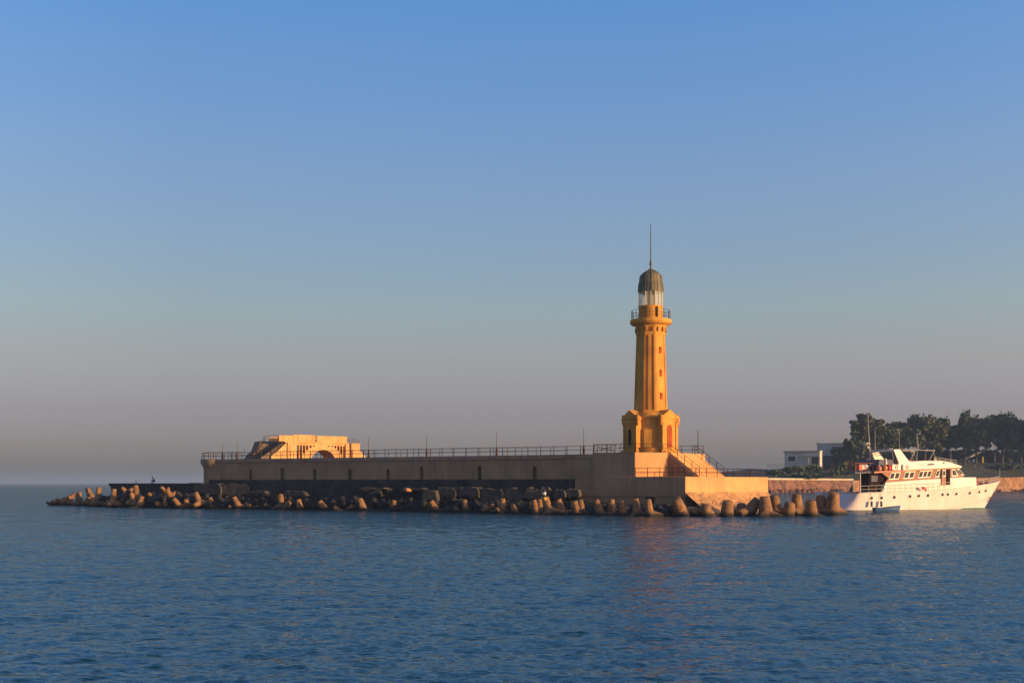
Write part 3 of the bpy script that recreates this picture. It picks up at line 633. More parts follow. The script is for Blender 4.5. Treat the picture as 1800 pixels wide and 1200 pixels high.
# ------------------------------------------------------------------ people
def person(label, loc, rz, J, shirt, trousers, extra=None):
    """J: joint name -> (x,y,z); one skinned body, clothing and hair as children"""
    t = thing('person', label, 'person', loc, rz)
    def skin(name, chain, m, parent, lev=2):
        me = bpy.data.meshes.new(name); vs, es, rs, idx = [], [], [], {}
        for line in chain:
            prev = None
            for nm, p, r_ in line:
                if nm not in idx: idx[nm] = len(vs); vs.append(p); rs.append(r_)
                if prev is not None: es.append((prev, idx[nm]))
                prev = idx[nm]
        me.from_pydata(vs, es, []); o = bpy.data.objects.new(name, me); COL.objects.link(o); o.parent = parent
        me.materials.append(m); sk = o.modifiers.new('skin', 'SKIN')
        for i, r_ in enumerate(rs): me.skin_vertices[0].data[i].radius = (r_, r_) if not isinstance(r_, tuple) else r_
        me.skin_vertices[0].data[0].use_root = True; sk.use_smooth_shade = True
        su = o.modifiers.new('sub', 'SUBSURF'); su.levels = lev; su.render_levels = lev
        return o
    g = lambda n: Vector(J[n])
    hd = (g('head') - g('neck')).normalized()
    ch = [[('pel', g('pelvis'), .14), ('sp', g('pelvis').lerp(g('chest'), .5), .12), ('chest', g('chest'), (.17, .12)), ('neck', g('neck'), .055), ('jaw', g('neck').lerp(g('head'), .6), .07), ('head', g('head'), .095), ('crown', g('head') + hd * .08, .07)]]
    for s in 'lr':
        ch.append([('chest', 0, 0), ('sh' + s, g('sh' + s), .055), ('el' + s, g('el' + s), .042), ('wr' + s, g('wr' + s), .028)])
        ch.append([('pel', 0, 0), ('hp' + s, g('hp' + s), .09), ('kn' + s, g('kn' + s), .06), ('an' + s, g('an' + s), .04), ('to' + s, g('to' + s), .035)])
        wd = (g('wr' + s) - g('el' + s)).normalized(); sd_ = wd.cross(Vector((0, 0, 1))); sd_ = sd_.normalized() if sd_.length > .1 else Vector((1, 0, 0))
        ch[-2].append(('pa' + s, g('wr' + s) + wd * .07, (.038, .018)))
        for f, (o_, ln) in enumerate(((-.028, .075), (-.010, .088), (.010, .083), (.027, .065))):
            b0 = g('wr' + s) + wd * .09 + sd_ * o_
            ch.append([('pa' + s, 0, 0), ('f%d%s' % (f, s), b0, .010), ('g%d%s' % (f, s), b0 + wd * ln * .5 - Vector((0, 0, .01)), .009), ('h%d%s' % (f, s), b0 + wd * ln * .85 - Vector((0, 0, .035)), .008)])
        ch.append([('wr' + s, 0, 0), ('t0' + s, g('wr' + s) + wd * .035 - sd_ * .035, .011), ('t1' + s, g('wr' + s) + wd * .075 - sd_ * .055, .009)])
    skin('body', ch, M['skin'], t)
    q = lambda a, b, f: g(a).lerp(g(b), f)
    sh = [[('p', g('pelvis') + Vector((0, 0, .02)), .155), ('s', q('pelvis', 'chest', .5), .145), ('c', g('chest'), (.19, .145)), ('n', q('chest', 'neck', .75), .085)]]
    for s in 'lr': sh.append([('c', 0, 0), ('a' + s, g('sh' + s), .078), ('e' + s, q('sh' + s, 'el' + s, .9), .06), ('w' + s, q('el' + s, 'wr' + s, .75), .045)])
    skin('shirt', sh, shirt, t)
    tr = [[('p', g('pelvis'), .155)]]
    for s in 'lr': tr.append([('p', 0, 0), ('h' + s, g('hp' + s), .11), ('k' + s, g('kn' + s), .078), ('a' + s, q('kn' + s, 'an' + s, .9), .055)])
    skin('trousers', tr, trousers, t)
    hc = g('head') + hd * .03; fw = Vector((0, -1, 0))
    MB().ball(hc - fw * .02 + hd * .03, .108, 12, (1, 1, .95)).build('hair', M['hair'], t)
    mb = MB().ball(g('head') + fw * .105, .018, 6).ball(g('head') + fw * .088 + Vector((.035, 0, .03)), .014, 6).ball(g('head') + fw * .088 + Vector((-.035, 0, .03)), .014, 6)
    mb.build('face', M['skin'], t)
    for s in 'lr':
        MB().ball(q('an' + s, 'to' + s, .6) - Vector((0, 0, .01)), .065, 10, (.8, 1.6, .6)).build('shoe', M['cloth_d'], t)
    return t
sit = dict(pelvis=(0, 0, .14), chest=(0, -.06, .52), neck=(0, -.09, .68), head=(0, -.13, .82), shl=(.19, -.06, .6), elл=0, ell=(.25, -.25, .42), wrl=(.14, -.45, .42), shr=(-.19, -.06, .6), elr=(-.25, -.25, .42), wrr=(-.12, -.45, .44),
           hpl=(.1, -.03, .12), knl=(.14, -.42, .32), anl=(.13, -.5, -.08), tol=(.14, -.64, -.12), hpr=(-.1, -.03, .12), knr=(-.15, -.42, .3), anr=(-.13, -.46, -.1), tor=(-.14, -.6, -.14))
sit = {k: v for k, v in sit.items() if v}
pm = at(958, 128.6, 873.5)
person('man in a white top and dark trousers sitting on a tetrapod, fishing', pm, R(-60), sit, M['cloth_w'], M['cloth_d'])
t = thing('fishing_rod', 'thin fishing rod held by the man in white, pointing left', 'fishing rod', pm)
MB().cyl((-.35, -.25, .42), (-2.6, -.6, .5), .012, .006, 5).build('rod_blank', M['rod'], t)
MB().cyl((-.2, -.22, .415), (-.5, -.27, .425), .03, n=6).build('grip', M['cloth_d'], t)
t = thing('bag', 'small yellow bag beside the feet of the man in white', 'bag', at(957.5, 127.9, 879))
MB().ball((0, 0, .2), .24, 10, (1, .8, .9)).build('sack', M['yellow'], t); MB().tube([(-.1, 0, .38), (0, 0, .55), (.1, 0, .38)], .02).build('handle', M['cloth_d'], t)
squat = dict(pelvis=(0, .05, .42), chest=(0, -.12, .78), neck=(0, -.2, .92), head=(0, -.27, 1.04), shl=(.18, -.14, .84), ell=(.22, -.3, .62), wrl=(.15, -.5, .5), shr=(-.18, -.14, .84), elr=(-.22, -.32, .62), wrr=(-.12, -.52, .52),
             hpl=(.1, .02, .4), knl=(.14, -.32, .48), anl=(.13, -.12, .07), tol=(.14, -.28, .03), hpr=(-.1, .02, .4), knr=(-.15, -.36, .42), anr=(-.14, -.42, .06), tor=(-.14, -.58, .03))
xx = pX(271, 2); pj = PM @ Vector((xx, 2, 3.9))
person('small figure in dark clothes crouching on the dark jetty', pj, R(-75), squat, M['cloth_g'], M['cloth_d'])
xx = pX(239, 1); t = thing('bucket', 'small white bucket on the dark jetty left of the crouching figure', 'bucket', PM @ Vector((xx, 1, 3.9)))
MB().lathe([(0, 0), (.16, 0), (.2, .3), (.17, .3), (.14, .03), (0, .03)], 12).build('pail', M['cloth_w'], t); MB().tube([(.19, 0, .28), (.1, 0, .4), (-.1, 0, .4), (-.19, 0, .28)], .012).build('handle', M['steel'], t)
xx = pX(716, -3.0); t = thing('bundle', 'sunlit orange cloth bundle on the ledge below the sea wall middle', 'bundle', PM @ Vector((xx, -3.0, pZ(716, 864, -3.0))))
MB().ball((0, 0, .28), .42, 10, (1, .8, .7)).ball((.35, .1, .2), .22, 8).build('cloth', M['orange'], t); MB().tube([(-.4, -.1, .3), (0, -.36, .32), (.4, -.05, .3)], .03).build('tie', M['rope'], t)

# ------------------------------------------------------------------ yacht
YH = R(18.5); hv = Vector((math.cos(YH), math.sin(YH))); pv = Vector((-math.sin(YH), math.cos(YH))); YS = Vector((49.73, 160.2, 0))
def yX(px, off=-2.75):
    u = (px - 900) / F; o = YS.xy + pv * off; return (u * o.y - o.x) / (hv.x - u * hv.y)
def yZ(px, py, off=-2.75):
    o = YS.xy + pv * off; return EYE + (849 - py) * (o.y + hv.y * yX(px, off)) / F
def yp(px, py, off=-2.75): return (yX(px, off), yZ(px, py, off))
yt = t = thing('motor_yacht', 'white two-deck motor yacht moored right of the breakwater', 'yacht', YS, YH)
L_ = 28.0
def sheer(x): return float(np.interp(x, [-2.4, yX(1557), yX(1647), yX(1698), 24.5, L_], [2.4, 2.62, 2.88, 3.3, 3.8, 4.25]))
def beam(x): return float(np.interp(x, [-2.4, -1.8, -.8, 1.2, 5, 14, 18, 21.5, 24.5, 26.6, L_], [1.2, 1.9, 2.45, 2.72, 2.8, 2.85, 2.7, 2.25, 1.45, .75, .04]))
st_ = [-2.4, -2.1, -1.7, -1.2, -.6, 0, .6, 1.5, 3, 5, 8, 11, 14, 16, 18, 19.5, 21, 22.3, 23.5, 24.5, 25.5, 26.4, 27.2, 27.7, L_]; lev = [-.6, -.1, .18, .7, 1.3, 2.0, 2.7, 3.4, 4.3]
def hullpt(x, j, s):
    zt = sheer(x); z = -.6 + (zt + .6) * j / 8; f = (z + .6) / (zt + .6)
    wl = beam(x) * (.86 + .14 * f) if x < 14 else beam(x) * (np.interp(f, [0, .15, 1], [.28, .45, 1]) * min(1, (x - 14) / 9) + (.86 + .14 * f) * (1 - min(1, (x - 14) / 9)))
    xs = x - (1 - f) * 3.4 * max(0, (x - 18) / 10) ** 1.3 + (0 if x > 1.0 else 2.1 * f * ((1.0 - x) / 3.4) ** 1.5)
    return (xs, s * wl, z)
mb = MB(); n = 9
for s in (-1, 1):
    vs = [hullpt(x, j, s) for x in st_ for j in range(n)]
    mb.add(vs, [(i * n + j, (i + 1) * n + j, (i + 1) * n + j + 1, i * n + j + 1) for i in range(len(st_) - 1) for j in range(n - 1)], True)
vs = [hullpt(-2.4, j, s) for s in (-1, 0, 1) for j in range(n)]; mb.add(vs, [(i * n + j, (i + 1) * n + j, (i + 1) * n + j + 1, i * n + j + 1) for i in range(2) for j in range(n - 1)])
dk = [hullpt(x, 8, -1) for x in st_] + [hullpt(x, 8, 1) for x in st_[::-1]]; m_ = len(st_)
mb.add([(x, y, z - .35) for x, y, z in dk], [(i, i + 1, 2 * m_ - 2 - i, 2 * m_ - 1 - i) for i in range(m_ - 1)])
o = mb.build('hull', M['white'], t)
mb = MB()
for s in (-1, 1):
    vs = [];
    for x in st_[15:-1]:
        for zz in (-.3, .13):
            j = (zz + .6) / (sheer(x) + .6) * 8; p = hullpt(x, j, s); vs.append((p[0] + .02, p[1] + s * .012, p[2]))
    mb.add(vs, [(2 * i, 2 * i + 2, 2 * i + 3, 2 * i + 1) for i in range(len(vs) // 2 - 1)])
mb.build('boot_stripe', M['teal'], o)
mb = MB()
for s in (-1, 1): mb.tube([(hullpt(x, 8, s)[0], hullpt(x, 8, s)[1] + s * .03, hullpt(x, 8, s)[2] - .02) for x in st_], .06, 6)
mb.build('rubbing_strake', M['white'], o)
for px, py in ((1532, 875), (1549.7, 874.5), (1572, 873.5), (1599.5, 872), (1615, 871), (1631, 870.5), (1656.5, 869), (1666, 868.5), (1681, 867.5), (1704.5, 866), (1721, 864), (1732, 861.7)):
    off = -2.75
    for _ in range(5):
        x, z = yp(px, py, off); j = (z + .6) / (sheer(x) + .6) * 8; off = hullpt(min(x + .6 * max(0, (x - 20) / 5), 27), j, -1)[1]
    p = Vector((x, off, z)); mb = MB().cyl(p + Vector((0, .06, 0)), p + Vector((0, -.05, 0)), .2, n=14)
    ph = mb.build('porthole', M['darkin'], t); MB().tube([p + Vector((.21 * math.cos(a), -.05, .21 * math.sin(a))) for a in np.linspace(0, 6.283, 13)], .03, 5).build('rim', M['steel'], ph)
def ypoly(pts, off=-2.3): return [yp(a, b, off) for a, b in pts]
# cabin parts
HB_ = 2.3
MB().plate(ypoly([(1550, 866), (1557, 847.5), (1618, 843), (1690, 838.5), (1716, 838.5), (1717, 858), (1640, 864)]), -HB_, HB_).build('deckhouse', M['white'], t, .04)
MB().plate(ypoly([(1551, 831), (1674, 823.5), (1696, 838.3), (1690, 838.45), (1618, 842.9), (1557, 847.4), (1563, 840)]), -HB_ + .12, HB_ - .12).build('saloon_band', M['redbrown'], t)
def win(q, name='window', off=-HB_ + .12, holes=1):
    pts = [yp(a, b, off) for a, b in q]; c = Vector((sum(p[0] for p in pts) / 4, sum(p[1] for p in pts) / 4))
    o = MB().plate(pts, off - .05, off - .003).build(name, M['white'], t)
    A_, B_, C_, D_ = [Vector(p) for p in pts]            # tl, tr, br, bl
    for i in range(holes):
        g = .14 / 1.0; f0 = (i + g) / holes; f1 = (i + 1 - g) / holes
        tl = A_.lerp(B_, f0); tr = A_.lerp(B_, f1); br = D_.lerp(C_, f1); bl = D_.lerp(C_, f0)
        tl2, bl2 = tl.lerp(bl, .15), tl.lerp(bl, .85); tr2, br2 = tr.lerp(br, .15), tr.lerp(br, .85)
        MB().plate([tuple(tl2), tuple(tr2), tuple(br2), tuple(bl2)], off - .075, off - .052).build('pane', M['glassd'], o)
win([(1566, 829.5), (1583, 828.8), (1579, 842), (1562, 843)], holes=2)
win([(1591, 828.5), (1609, 827.5), (1605, 840.5), (1587, 841.5)], holes=2)
win([(1617, 826.8), (1639, 825.6), (1635, 838.8), (1613, 840)], holes=3)
win([(1647, 825.4), (1659, 824.8), (1655, 837.8), (1643, 838.5)], holes=2)
win([(1672.5, 824.4), (1679, 824), (1684, 836.2), (1672.5, 837.2)], holes=1)
win([(1681, 823.8), (1686, 823.6), (1695, 834.8), (1690, 835.4)], holes=1)
MB().plate(ypoly([(1663, 824.5), (1670, 824.1), (1670, 851.5), (1663, 852)], -HB_), -HB_ - .04, -HB_ + .3).build('doorway', M['darkin'], t)
o = MB().plate(ypoly([(1655.5, 825), (1662.5, 824.6), (1662.5, 852), (1655, 852.4)], -HB_ - .1), -HB_ - .12, -HB_ - .06).build('door', M['redbrown'], t); o['label'] = 'open red-brown side door with a white framed light'
win([(1657, 825.5), (1662, 825.2), (1662, 837), (1656.5, 837.4)], 'door_window', -HB_ - .125)
MB().plate(ypoly([(1537, 828.3), (1690, 820.8), (1690, 822.6), (1537, 831.2)], -2.75), -2.75, 2.75).build('upper_deck', M['pink'], t)
MB().plate(ypoly([(1503, 829.5), (1537, 828.4), (1537, 831), (1503, 832)], -2.4), -2.4, .6).build('aft_upper_deck', M['grey'], t)
MB().plate(ypoly([(1580, 812), (1598, 810.8), (1625, 809.3), (1655, 809.8), (1672, 812.5), (1691, 819), (1691, 821.2), (1600, 825.2), (1580, 826)], -2.72), -2.7, -2.3).build('flybridge_side', M['white'], t, .05)
MB().plate(ypoly([(1580, 812), (1598, 810.8), (1625, 809.3), (1655, 809.8), (1672, 812.5), (1691, 819), (1691, 821.2), (1600, 825.2), (1580, 826)], -2.72), 2.3, 2.7).build('flybridge_side', M['white'], t, .05)
MB().plate(ypoly([(1655, 809.8), (1672, 812.5), (1691, 819), (1691, 821.2), (1655, 822.8)], -2.72), -2.29, 2.29).build('flybridge_nose', M['white'], t)
for off in (-2.72, 2.55):
    d = 0
    MB().plate([yp(a, b, -2.72) for a, b in ((1570.5, 789.5), (1582, 789.2), (1599, 811.5), (1580, 813))], off, off + .16).build('arch_fin', M['white'], t, .03)
xa, za = yp(1571, 789.5, -2.72); xb, zb_ = yp(1581, 789.5, -2.72)
MB().box(xa, xb, -2.5, 2.5, za - .28, za).build('arch_top', M['white'], t)
xa, za = yp(1573, 812, -2.72)
MB().plate([(xa - 2.6, za - 1.1), (xa - 2.3, za + .42), (xa + .3, za + .35), (xa + .6, za - 1.1)], -2.2, 2.3).build('wheelhouse_dodger', M['grey'], t)
# aft open deck: post, back wall, coaming and steps
MB().plate([yp(a, b, -1.9) for a, b in ((1529, 832), (1551, 831), (1560, 845), (1552, 864), (1529, 864))], -1.75, 0.2).build('aft_cabin_wall', M['darkin'], t)
MB().cyl((yX(1512, -2.4), -2.4, 2.2), (yX(1512, -2.4), -2.4, yZ(1512, 831.5, -2.4)), .09, n=8).build('deck_post', M['steel'], t)
MB().plate([yp(a, b, -2) for a, b in ((1533, 836), (1544, 835.5), (1544, 846), (1533, 846.5))], -1.84, -1.76).build('aft_window', M['grey'], t)
# railings
def yrail(name, pts, h, r=.03, sp=1.1, mids=(.5,)):
    mb = MB(); P = [Vector(p) for p in pts]
    for hh in (1,) + mids: mb.tube([p + Vector((0, 0, h * hh)) for p in P], r, 5)
    for a, b in zip(P, P[1:]):
        k = max(1, round((b - a).length / sp))
        for i in range(k + 1): q = a.lerp(b, i / k); mb.cyl(q, q + Vector((0, 0, h)), r, n=5)
    return mb.build(name, M['steel'], t)
sp_ = [hullpt(x, 8, -1) for x in (.3, 3, 6, 10, 14, 17)]
yrail('side_rail', [(x, y + .15, z) for x, y, z in sp_], 1.0)
yrail('bow_rail', [(x, y * .9, z) for x, y, z in [hullpt(x, 8, -1) for x in (20.5, 22.3, 24.5, 26.4, 27.7)]], .75)
yrail('bow_rail', [(x, y * .9, z) for x, y, z in [hullpt(x, 8, 1) for x in (20.5, 22.3, 24.5, 26.4, 27.7)]], .75)
x0, z0_ = yp(1642, 810, -2.5); x1, z1_ = yp(1691, 818, -2.5)
o = yrail('flybridge_rail', [(x0, -2.5, z0_), (x1 - 1.0, -2.5, z0_ - .55)], .62); yrail('flybridge_rail', [(x1 - 1.0, -2.5, z0_ - .4), (x1 - 1.0, 2.5, z0_ - .4)], .6)
x0, z0_ = yp(1504, 829, -1.6)
mb = MB()
for y in (-1.6, .4):
    for hh in (.35, .7, 1.3): mb.cyl((x0, y, z0_ + hh), (x0 + 3.4, y, z0_ + hh), .05, n=6)
    for i in range(5): mb.cyl((x0 + i * .85, y, z0_), (x0 + i * .85, y, z0_ + 1.3), .05, n=6)
for hh in (.35, .7, 1.3): mb.cyl((x0, -1.6, z0_ + hh), (x0, .4, z0_ + hh), .05, n=6)
o = mb.build('aft_cage_rail', M['redbrown'], t)
MB().cyl((x0 + 1.1, -1.1, z0_ + .62), (x0 + 2.3, -1.1, z0_ + .62), .5, n=16).build('liferaft_canister', M['white'], t)
MB().box(x0 + .5, x0 + 1.0, -1.75, -1.3, z0_ + .25, z0_ + 1.1).build('fuel_can', M['red'], t)
def ringm(c, r, q, m, name, par):
    MB().tube([Vector(c) + Vector((r * math.cos(a), 0, r * math.sin(a))) for a in np.linspace(0, 6.283, 17)], q, 7).build(name, m, par)
ringm((x0 + 3.0, -1.75, z0_ + .5), .42, .09, M['darkin'], 'life_ring', t)
for px, py, rr_, m in ((1545, 823.5, .44, 'pink'), (1555.5, 822.5, .42, 'orange'), (1562.5, 822.5, .42, 'red')):
    x, z = yp(px, py, -2.6); MB().ball((x, -2.55, z), rr_, 14, (1, 1, 1.15)).cyl((x, -2.55, z + .4), (x, -2.55, z + .58), .09, n=8).build('buoy_fender', M[m], t)
x, z = yp(1557, 812, -2.2); MB().cyl((x, -2.2, z - .3), (x, -2.2, z + .3), .2, .16, 10).ball((x, -2.2, z + .45), .15, 8).build('white_canister', M['white'], t)
for a, b in ((1567, 1580), (1586, 1598)):
    xa, xb = yX(a), yX(b); z = yZ(1575, 826); o = MB().box(xa, xb, -2.95, -2.4, z, z + .85).build('air_unit', M['white'], t, .03)
    c = Vector(((xa + xb) / 2 + .1, -2.97, z + .45)); MB().tube([c + Vector((.2 * math.cos(q), 0, .28 * math.sin(q))) for q in np.linspace(0, 6.283, 13)], .05, 6).build('fan_ring', M['orange'], o)
# masts, bimini frame, seats, radar
def mast(px0, y0, px1, y1, off, r, nm='antenna', m='steel'):
    a = yp(px0, y0, off); b = yp(px1, y1, off); MB().cyl((a[0], off, a[1]), (b[0], off, b[1]), r, r * .4, 6).build(nm, M[m], t)
mast(1530, 810, 1525, 724, 0, .085, 'mast'); mast(1538.5, 792, 1538, 752, 1.5, .05); mast(1581, 812, 1581, 760, -2.6, .055, m='cream'); mast(1615, 790, 1612, 762, 0, .05); mast(1671, 812, 1672, 786, -2.4, .035); mast(1757, 846, 1757.5, 822, 0, .05, 'jackstaff')
a = yp(1563, 789.5, 0); MB().lathe([(0, a[1] - .35), (.55, a[1] - .35), (.62, a[1] - .1), (.5, a[1] + .12), (0, a[1] + .2)], 14, (a[0], 0)).build('radar_dome', M['cream'], t)
mb = MB(); za = yZ(1600, 790, -2.2); xa, xb = yX(1578, -2.2), yX(1643, -2.2)
for y in (-2.2, 2.2): mb.cyl((xa, y, za), (xb, y, za - .1), .05, n=6)
for f in (0, .25, .5, .75, 1): mb.cyl((xa + (xb - xa) * f, -2.2, za), (xa + (xb - xa) * f, 2.2, za + .15), .05, n=6)
for y in (-2.2, 2.2):
    mb.cyl((xb, y, za - .1), (xb - 1.1, y, za - 1.7), .045, n=6).cyl((xb - .4, y, za - .1), (xb + .5, y, za - 1.7), .03, n=6)
    mb.cyl((xa + 2.4, y, za), (xa + 2.8, y, za - 1.7), .035, n=6)
mb.build('bimini_frame', M['steel'], t)
z = yZ(1620, 812); MB().box(yX(1612), yX(1638), -1.8, 1.5, z - .3, z + .25).build('sun_cushion', M['green'], t, .08)
MB().box(yX(1599), yX(1610), -1.9, 1.5, z - .3, z + .35).build('bench', M['redbrown'], t, .05)
x, z = yp(1643, 808, -2.4); MB().plate([(x - .4, z - .3), (x + .1, z + .35), (x + .5, z - .3)], -2.45, -2.3).build('searchlight', M['cream'], t)
# hand-painted name on the flybridge side: two short dark words, only strokes are legible
mb = MB(); x0, z0_ = yp(1618, 818.2, -2.72); sx = (yX(1643) - yX(1618))
rg = random.Random(4)
def stroke(pts): mb.tube([(x0 + a * sx, -2.725, z0_ + b * .36 + a * .12) for a, b in pts], .022, 4)
for i in range(5): a = i * .085; stroke([(a, .1), (a + .02, .45 + .2 * (i % 2))])
for i in range(8): a = .47 + i * .065; h_ = (.5, .8, .6, 1.0, .55, .9, .6, .7)[i]; stroke([(a, .05), (a + .03, h_)]); stroke([(a + .03, h_), (a + .055, .25)])
stroke([(.46, .0), (.98, .02)])
mb.build('painted_name', M['darkin'], t)
x, z = yp(1659, 813.5, -2.72); MB().cyl((x, -2.71, z), (x, -2.76, z), .11, n=10).build('side_vent', M['darkin'], t)
x, z = yp(1623, 857.5, -2.85); MB().ball((x, -2.92, z), .3, 8, (1.2, .4, .8)).ball((x + .4, -2.92, z - .25), .2, 8, (1, .4, 1.2)).build('life_jacket', M['red'], t)
for px in (1532, 1549):
    a = yp(px, 877, -2.95); b = yp(px, 889, -2.95)
    MB().cyl((a[0], -2.98, b[1] - .1), (a[0], -2.98, a[1] - .3), .17, n=10).cyl((a[0], -2.9, a[1] - .3), (a[0], -2.8, a[1] + .9), .025, n=5).build('hanging_fender', M['grey'], t)
mb = MB()
for i in range(5): x = 21 + i * 1.0; mb.ball((x, -.6 + .2 * (i % 2), sheer(x) + .15), .38, 8, (1, 1, .8))
mb.build('deck_gear', M['redbrown'], t)
MB().cyl((22, .3, 3.3), (22.3, .3, 4.3), .2, n=8).ball((22.8, -.9, 3.95), .32, 8).build('red_windlass_cover', M['red'], t)
x, y, z = hullpt(27.2, 4, -1); MB().cyl((x, y - .05, z), (x + .3, y - .2, z - .5), .07, n=6).tube([(x - .1, y - .25, z - .6), (x + .3, y - .25, z - .7), (x + .6, y - .1, z - .35)], .08).build('anchor', M['rust'], t)
t = thing('mooring_line', 'pale mooring rope slanting into the water right of the yacht bow', 'rope', at(1763, 176, 857))
p0 = Vector((0, 0, 0)); p1 = at(1800, 158, 884) - at(1763, 176, 857); bow = Vector((YS.x + hv.x * 27.6, YS.y + hv.y * 27.6, 3.3)) - at(1763, 176, 857)
MB().tube([bow, p0 * 1, p0.lerp(p1, .5) - Vector((0, 0, .15)), p1], .03, 5).build('rope', M['rope'], t)
t = thing('mooring_line', 'slack dark mooring rope from the yacht stern to the tetrapods', 'rope', at(1508, 158, 866))
p1 = at(1470, 140, 880) - at(1508, 158, 866)
MB().tube([Vector((0, 0, 0)), p1 * .5 - Vector((0, 0, .7)), p1], .035, 5).build('rope', M['rust'], t)

# small boats
def rowboat(label, loc, rz, L2, Bm, H, mh, mi, group='small open boats beside the yacht', lift=0):
    t = thing('rowing_boat', label, 'rowing boat', loc, rz, group); ss = np.linspace(0, 1, 11); n = 6; mb = MB(); rim = []
    def pt(f, j, s, inset=0):
        b = Bm * (np.interp(f, [0, .15, .5, .8, 1], [.72, .88, 1, .68, .03])) - inset; z = H * (.75 + .25 * abs(f - .35) / .65 * 1.2 + lift * f); q = j / (n - 1)
        return ((f - .5) * L2 + (.12 * L2 * (q - 1) if f > .95 else 0), s * max(b, .02) * math.sin(math.pi / 2 * q) ** .6, -.15 + (z + .15) * (1 - math.cos(math.pi / 2 * q)) + inset * .5)
    for s in (-1, 1):
        vs = [pt(f, j, s) for f in ss for j in range(n)]; mb.add(vs, [(i * n + j, (i + 1) * n + j, (i + 1) * n + j + 1, i * n + j + 1) for i in range(10) for j in range(n - 1)], True)
    vs = [pt(0, j, s) for s in (-1, 1) for j in range(n)]; mb.add(vs, [(j, j + 1, n + j + 1, n + j) for j in range(n - 1)])
    mb.build('hull', mh, t); mb = MB()
    for s in (-1, 1):
        vs = [pt(f, j, s, .07) for f in ss for j in range(n)]; mb.add(vs, [(i * n + j, (i + 1) * n + j, (i + 1) * n + j + 1, i * n + j + 1) for i in range(10) for j in range(n - 1)], True)
    mb.build('inner_lining', mi, t)
    mb = MB()
    for s in (-1, 1): mb.tube([pt(f, n - 1, s) for f in ss], .045, 6)
    mb.build('gunwale', M['blue'] if mh == M['blue'] else M['white'], t)
    for f in (.25, .6): p = pt(f, n - 1, 1); MB().box(p[0] - .14, p[0] + .14, -p[1] * .95, p[1] * .95, p[2] - .16, p[2] - .11).build('thwart', mi, t)
    return t
p = at(1560, 148.5, z=0); rowboat('small blue rowing boat floating beside the yacht hull', (p.x, p.y, 0), R(14), 4.1, .7, .62, M['blue'], M['grey'], lift=.25)
p = at(1459, 172, z=0); rowboat('white launch showing over the tetrapods behind the yacht stern', (p.x, p.y, 1.45), R(28), 5.0, 1.1, 1.2, M['white'], M['grey'])
t = thing('float_raft', 'pale floating raft carrying the white launch by the yacht stern', 'raft', (p.x, p.y, 0), R(28))
MB().box(-2.8, 3.4, -1.2, 1.2, -.2, 1.3).build('raft_body', M['grey'], t, .1); MB().tube([(-2.8, -1.25, 1.1), (3.4, -1.25, 1.1)], .08).build('fender_strip', M['rope'], t)

# ------------------------------------------------------------------ far shore
def Dw(px): return float(np.interp(px, [1180, 1352, 1500, 1800, 2200], [445, 440, 480, 545, 560]))
def wtop(px): return EYE + (849 - float(np.interp(px, [1180, 1352, 1490, 1700, 1800, 2200], [838, 843, 844, 840, 838, 836]))) * Dw(px) / F
def crest(px): return EYE + (849 - float(np.interp(px, [1180, 1270, 1352, 1400, 1480, 1600, 1700, 1800, 2000, 2200], [833, 829, 824, 819, 814, 812, 812, 814, 800, 790]))) * (Dw(px) + 45) / F  # right end, out of view, raised to cast shade on the shore
mb = MB(); cols = list(range(1180, 2241, 12)); rows = [0, .15, 8, 16, 26, 45, 80, 200, 420]; nr = len(rows); vs = []
for px in cols:
    D = Dw(px); a = wtop(px); c = crest(px)
    for j, r_ in enumerate(rows):
        q = min(1, r_ / 45); s_ = q * q * (3 - 2 * q); z = (a + (c - a) * s_) * (1 if r_ < 100 else .8) + (random.uniform(-.5, .5) if 1 < r_ else 0)
        vs.append(tuple(at(px, D + r_, z=z)))
mb.add(vs, [(i * nr + j, (i + 1) * nr + j, (i + 1) * nr + j + 1, i * nr + j + 1) for i in range(len(cols) - 1) for j in range(nr - 1)], True)
o = mb.build('hill', M['hill']); tag(o, kind='structure')
def bank(name, label, p0, p1, m, slope, rough_):
    mb = MB(); cs = np.arange(p0, p1 + 1, 3); vs = []; k = 7
    for px in cs:
        D = Dw(px); zt = wtop(px)
        for j in range(k):
            q = j / (k - 1); vs.append(tuple(at(px, D - slope * (1 - q) + random.uniform(-rough_, rough_), z=-.8 + (zt + .8) * q)))
    mb.add(vs, [(i * k + j, (i + 1) * k + j, (i + 1) * k + j + 1, i * k + j + 1) for i in range(len(cs) - 1) for j in range(k - 1)])
    t = thing(name, label, 'embankment'); mb.build('wall_face', m, t); return t
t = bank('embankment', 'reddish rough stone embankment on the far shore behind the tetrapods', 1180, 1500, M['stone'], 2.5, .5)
mb = MB(); vs = []
cs = range(1180, 1501, 8)
for i, px in enumerate(cs):
    z = wtop(px)
    for dy, dz in ((-.6, 0), (-.6, .75), (.8, .75), (.8, 0)): vs.append(tuple(at(px, Dw(px) + dy, z=z + dz)))
mb.add(vs, [(i * 4 + j, (i + 1) * 4 + j, (i + 1) * 4 + (j + 1) % 4, i * 4 + (j + 1) % 4) for i in range(len(cs) - 1) for j in range(4)])
mb.build('coping', M['roof'], t)
bank('embankment', 'sunlit orange rock bank on the far shore behind the yacht bow', 1500, 2240, M['ridge'], 6, .7)
